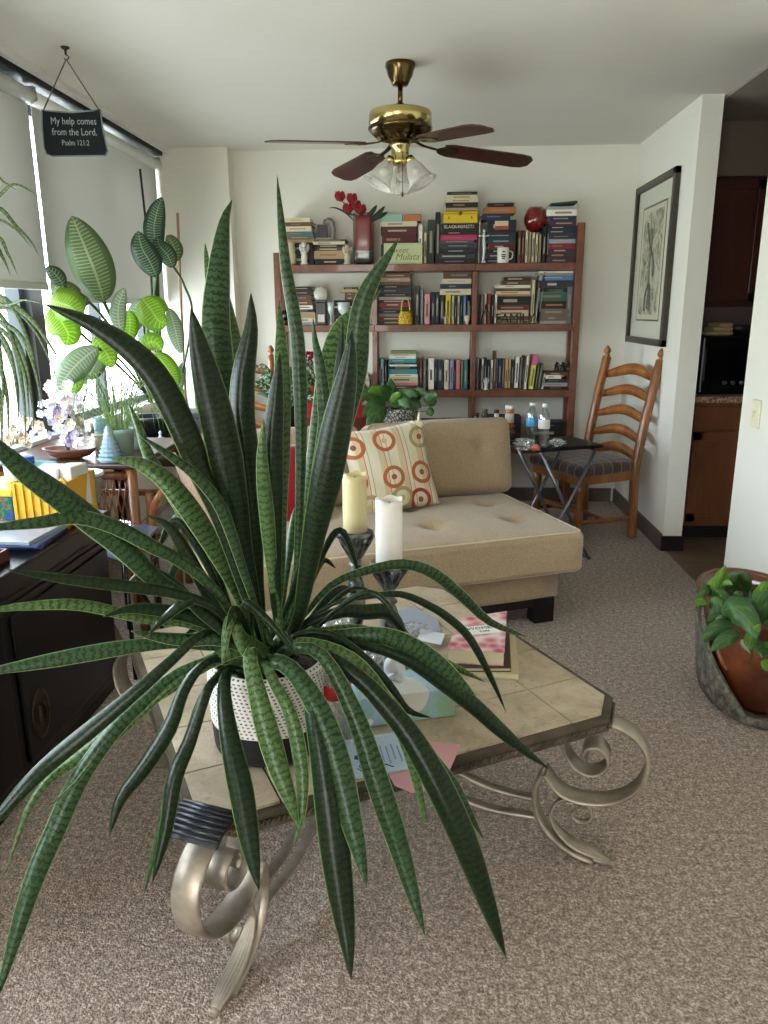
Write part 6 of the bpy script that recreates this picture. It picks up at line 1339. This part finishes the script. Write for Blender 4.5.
pill(484,4.58,'dark amber bottle behind the sofa left of the white tube',.018,.11,'#3a2a18','#5f6a3a','amber_bottle')
pill(476,4.55,'brown dropper bottle behind the sofa back',.015,.09,'#43261c','#2a1a1a','dropper_bottle')
# the table reaches to x=.40 only; a low box stack carries the row
for i,(u0,u1,col,th,lab) in enumerate(((441,473,'#1a2340','navy book lying on the dining table behind the sofa, lower of two'),(443,470,'#22242c','black book lying on the dining table behind the sofa, upper of two'))) if False else ():
    pass
x0,x1=aY(440,430,4.55).x,aY(473,430,4.55).x
for i,(col,lab) in enumerate((('navy','navy book behind the sofa back, lower of two'),('black','black book behind the sofa back, upper of two'))): book_h(x0+.01*i,x1-.01*i,4.47,.15,DZ+i*.027,.026,CN[col],lab,'books on the dining table')
# pothos in a patterned pot
c=Vector((aY(400,430,4.50).x,4.52,DZ)); t=thing('potted_pothos','pothos in a black and cream patterned pot behind the ring print pillow','plant',tuple(c))
g=NT('patterned glaze',.4); v=g.coord('Object',(1,1,1)); ck=g.n('ShaderNodeTexVoronoi',i_Scale=55.,feature='DISTANCE_TO_EDGE'); g.l(v,ck.inputs['Vector']); g.color(g.ramp(ck.outputs['Distance'],[(.10,'#2a2a28'),(.16,'#a9a797')]))
MB().lathe([(0,0),(.070,0),(.078,.01),(.098,.05),(.104,.10),(.104,.125),(.098,.125),(.094,.10),(0,.10)],c,30).build('pot',g.m,t); MB().lathe([(0,.105),(.094,.104),(.094,.09),(0,.09)],c,20).build('soil',M_soil,t)
M_po=leafmat('pothos leaf',('#3d6231','#557a42'),.25,8); M_pol=leafmat('pothos leaf light',('#6f9a3c','#8db452'),.4,8)
for M,w,Y,Y2,pts in ((M_po,15,4.5,4.4,[(385,400),(376,396),(366,394),(355,396)]),(M_po,16,4.5,4.35,[(386,404),(378,404),(370,410),(362,416)]),(M_po,18,4.45,4.3,[(384,406),(378,412),(374,420),(368,432)]),(M_po,13,4.5,4.45,[(393,404),(392,395),(391,387),(390,378)]),(M_po,14,4.5,4.4,[(400,402),(403,396),(410,394),(418,397)]),
   (M_po,13,4.5,4.4,[(408,402),(414,396),(420,392),(427,394)]),(M_po,14,4.4,4.35,[(426,404),(430,400),(434,396),(438,395)]),(M_po,9,4.4,4.4,[(427,410),(430,412),(432,416)]),(M_pol,13,4.5,4.4,[(388,400),(380,392),(374,390),(368,392)]),(M_po,15,4.4,4.3,[(395,408),(398,400),(404,402),(410,408)]),
   (M_po,12,4.5,4.4,[(391,400),(386,390),(384,384)]),(M_pol,11,4.4,4.3,[(398,404),(396,398),(400,392)]),(M_po,13,4.45,4.4,[(404,404),(410,402),(416,404),(421,408)]),(M_po,13,4.5,4.5,[(382,402),(372,402),(362,404)])): bl(t,M,w,Y,pts,'heart',Y2=Y2)
MB().tube(cat_rom([c+Vector((.05,0,.11)),aY(415,406,4.45),aY(427,406,4.4)],5),.0025,6).build('vine',M_green,t); MB().tube(cat_rom([c+Vector((.05,0,.11)),aY(414,412,4.45),aY(428,411,4.4)],5),.0025,6).build('vine',M_green,t)
# variegated plant left of it
c=Vector((aY(285,430,4.6).x,4.62,DZ)); t=thing('variegated_plant','bushy green and white variegated plant on the dining table behind the snake plant','plant',tuple(c))
pot(c,.08,.13,mat('#2c2c30',.5),parent=t); MB().lathe([(0,.105),(.08,.104),(.08,.09),(0,.09)],c,20).build('soil',M_soil,t)
M_va=leafmat('variegated leaf',('#3f5f3c','#cdd6be'),.35,22); rn=random.Random(9)
for k in range(34):
    a=rn.uniform(0,6.28); o=rn.uniform(.05,.22); h1=rn.uniform(.06,.26); b=c+Vector((.03*math.cos(a),.03*math.sin(a),.11)); dx,dy=math.cos(a)*o,math.sin(a)*o*.55
    m=MB(); leaf_mesh(m,[b,b+Vector((dx*.5,dy*.5,h1*.7)),b+Vector((dx,dy,h1)),b+Vector((dx*1.35,dy*1.35,h1*rn.uniform(.5,1)))],rn.uniform(.035,.06),'ovate',.12,0,.0015,seed=k); m.build('leaf',rn.choice([M_va,M_va,M_pol,M_po]),t)
# ============================================================ basket planter on the floor at the right
bc=Vector((1.170,2.60,0)); t=thing('basket_planter','oval brown leather-look planter on a carved grey stand with pothos, by the right wall','planter',tuple(bc))
g=NT('brown leather',.35,Coat_Weight=.3); v=g.coord('Object'); g.color(g.ramp(g.noise(v,4,6,.6,.8),[(.3,'#3a1b0f'),(.5,'#66341c'),(.7,'#824728')])); g.bump(g.noise(v,30,4),.15,.004); M_lea=g.m
RX,RY=.180,.29
body=MB(); body.lathe([(0,.02),(.50,.02),(.60,.05),(.80,.22),(.98,.36),(1.03,.385),(1.03,.40),(.96,.395),(.90,.34),(0,.32)],seg=40,M=Matrix.Translation(bc)@Matrix.Diagonal((RX,RY,1,1))); body.build('planter_body',M_lea,t)
m=MB(); m.tube([bc+Vector((RX*1.02*math.cos(k*math.pi/20),RY*1.02*math.sin(k*math.pi/20),.395)) for k in range(40)],.012,8,closed=True); m.build('rolled_rim',mat('#5e3a25',.4),t)
m=MB(); m.tube([bc+Vector((RX*.86*math.cos(k*math.pi/20),RY*.86*math.sin(k*math.pi/20),.372)) for k in range(40)],.010,6,closed=True,flat=.8); m.build('white_liner_rim',mat('#c9d2dc',.3),t)
MB().lathe([(0,.335),(.84,.345),(.84,.33),(0,.32)],seg=30,M=Matrix.Translation(bc)@Matrix.Diagonal((RX,RY,1,1))).build('soil',M_soil,t)
g=NT('carved grey stand',.7); v=g.coord('Object'); n_=g.noise(v,26,5,.7,1.); g.color(g.ramp(n_,[(.35,'#26241f'),(.5,'#575347'),(.65,'#7d7868')])); g.bump(n_,.7,.01)
m=MB(); NA=22; G_=[]
for i in range(NA+1):
    a=2.35+(4.10-2.35)*i/NA; q=i/NA; tz=.33*(1-q)**1.0*(1 if q>.08 else .9+q)+.05; dcs=Vector((math.cos(a),math.sin(a),0)); row_=[]
    for j in range(7):
        z=.012+(tz-.012)*j/6; k=1.0 if j==0 else .80+.22*z/.33; ro=1.04+.10*(1-j/6)*(1-q*.6)
        rr_=max(k,.78)*ro if j else (.90-.16*q)
        row_.append((m.bm.verts.new(bc+Vector((dcs.x*RX*rr_,dcs.y*RY*rr_,z))),m.bm.verts.new(bc+Vector((dcs.x*RX*rr_*.93,dcs.y*RY*rr_*.95,z)))))
    G_.append(row_)
for A,B in zip(G_,G_[1:]):
    for j in range(6):
        f=m.bm.faces.new((A[j][0],B[j][0],B[j+1][0],A[j+1][0])); f.smooth=True; f=m.bm.faces.new((A[j+1][1],B[j+1][1],B[j][1],A[j][1])); f.smooth=True
    m.bm.faces.new((A[0][1],B[0][1],B[0][0],A[0][0])); m.bm.faces.new((A[6][0],B[6][0],B[6][1],A[6][1]))
for R_ in (G_[0],G_[-1]):
    for j in range(6): m.bm.faces.new((R_[j][0],R_[j+1][0],R_[j+1][1],R_[j][1]))
m.build('carved_side_panel',g.m,t)
m=MB(); m.tube([bc+Vector((RX*.74*math.cos(k*math.pi/16),RY*.74*math.sin(k*math.pi/16),.018)) for k in range(32)],.018,8,closed=True); m.build('base_ring',g.m,t)
MB().tube(cat_rom([bc+Vector((-.196,-.15,.30)),bc+Vector((-.190,-.185,.255)),bc+Vector((-.168,-.19,.215)),bc+Vector((-.160,-.16,.21))],6),.008,8).build('drop_handle',M_lea,t)
for M,w,Y,Y2,pts in ((M_pol,15,2.6,2.5,[(714,606),(717,592),(719,579),(726,565)]),(M_po,12,2.6,2.5,[(714,592),(708,590),(702,594),(697,601)]),(M_pol,15,2.6,2.5,[(710,590),(716,583),(724,581),(733,585)]),(M_po,17,2.5,2.45,[(714,596),(717,605),(716,616),(711,627)]),(M_po,15,2.6,2.55,[(731,590),(732,581),(737,575),(744,572)]),
  (M_po,12,2.6,2.5,[(744,592),(746,582),(742,575),(736,573)]),(M_po,10,2.5,2.5,[(737,591),(739,596),(744,602)]),(M_po,30,2.4,2.2,[(722,610),(736,610),(748,620),(757,640)]),(M_po,20,2.35,2.2,[(734,626),(721,628),(711,633),(700,641)]),(M_po,16,2.3,2.15,[(740,636),(730,637),(720,643),(710,652)]),
  (M_pol,13,2.3,2.2,[(750,648),(750,640),(754,632),(760,624)]),(M_po,20,2.4,2.3,[(758,622),(760,608),(764,598),(772,590)]),(M_pol,20,2.5,2.4,[(761,606),(762,598),(766,588),(770,580)]),(M_po,14,2.4,2.3,[(766,642),(763,632),(768,624),(774,618)]),(M_po,16,2.3,2.2,[(758,652),(768,648),(778,652)]),(M_pol,13,2.3,2.2,[(762,662),(769,666),(776,672)]),
  (M_po,11,2.5,2.5,[(727,602),(722,594),(714,590)]),(M_po,13,2.45,2.4,[(724,620),(715,618),(706,622)]),(M_po,11,2.6,2.6,[(752,602),(758,592),(757,584)]),(M_dfp,10,2.4,2.3,[(730,624),(722,619),(714,622)]),(M_pol,10,2.5,2.45,[(706,604),(700,602),(694,606)]),(M_po,12,2.5,2.4,[(740,608),(746,602),(753,604)]),
  (M_dfp,11,2.4,2.3,[(742,640),(748,646),(752,654)]),(M_po,13,2.35,2.25,[(755,640),(760,648),(762,658)])): bl(t,M,w*.8,Y,pts,'heart',Y2=Y2,fold=.25,wave=.08)
for pts in ([(728,625,2.5),(722,600,2.55),(716,592,2.6)],[(735,625,2.5),(736,600,2.6),(731,590,2.6)],[(750,640,2.35),(745,620,2.4),(750,590,2.6),(742,580,2.6)],[(760,640,2.4),(760,620,2.4)],[(745,640,2.35),(752,655,2.28),(748,662,2.25)]): stem(t,pts,.003,M_green,'vine')
for o in WORLD_T:
    if 'w' in o: del o['w']
for o in bpy.data.objects:
    if 'w' in o.keys(): del o['w']
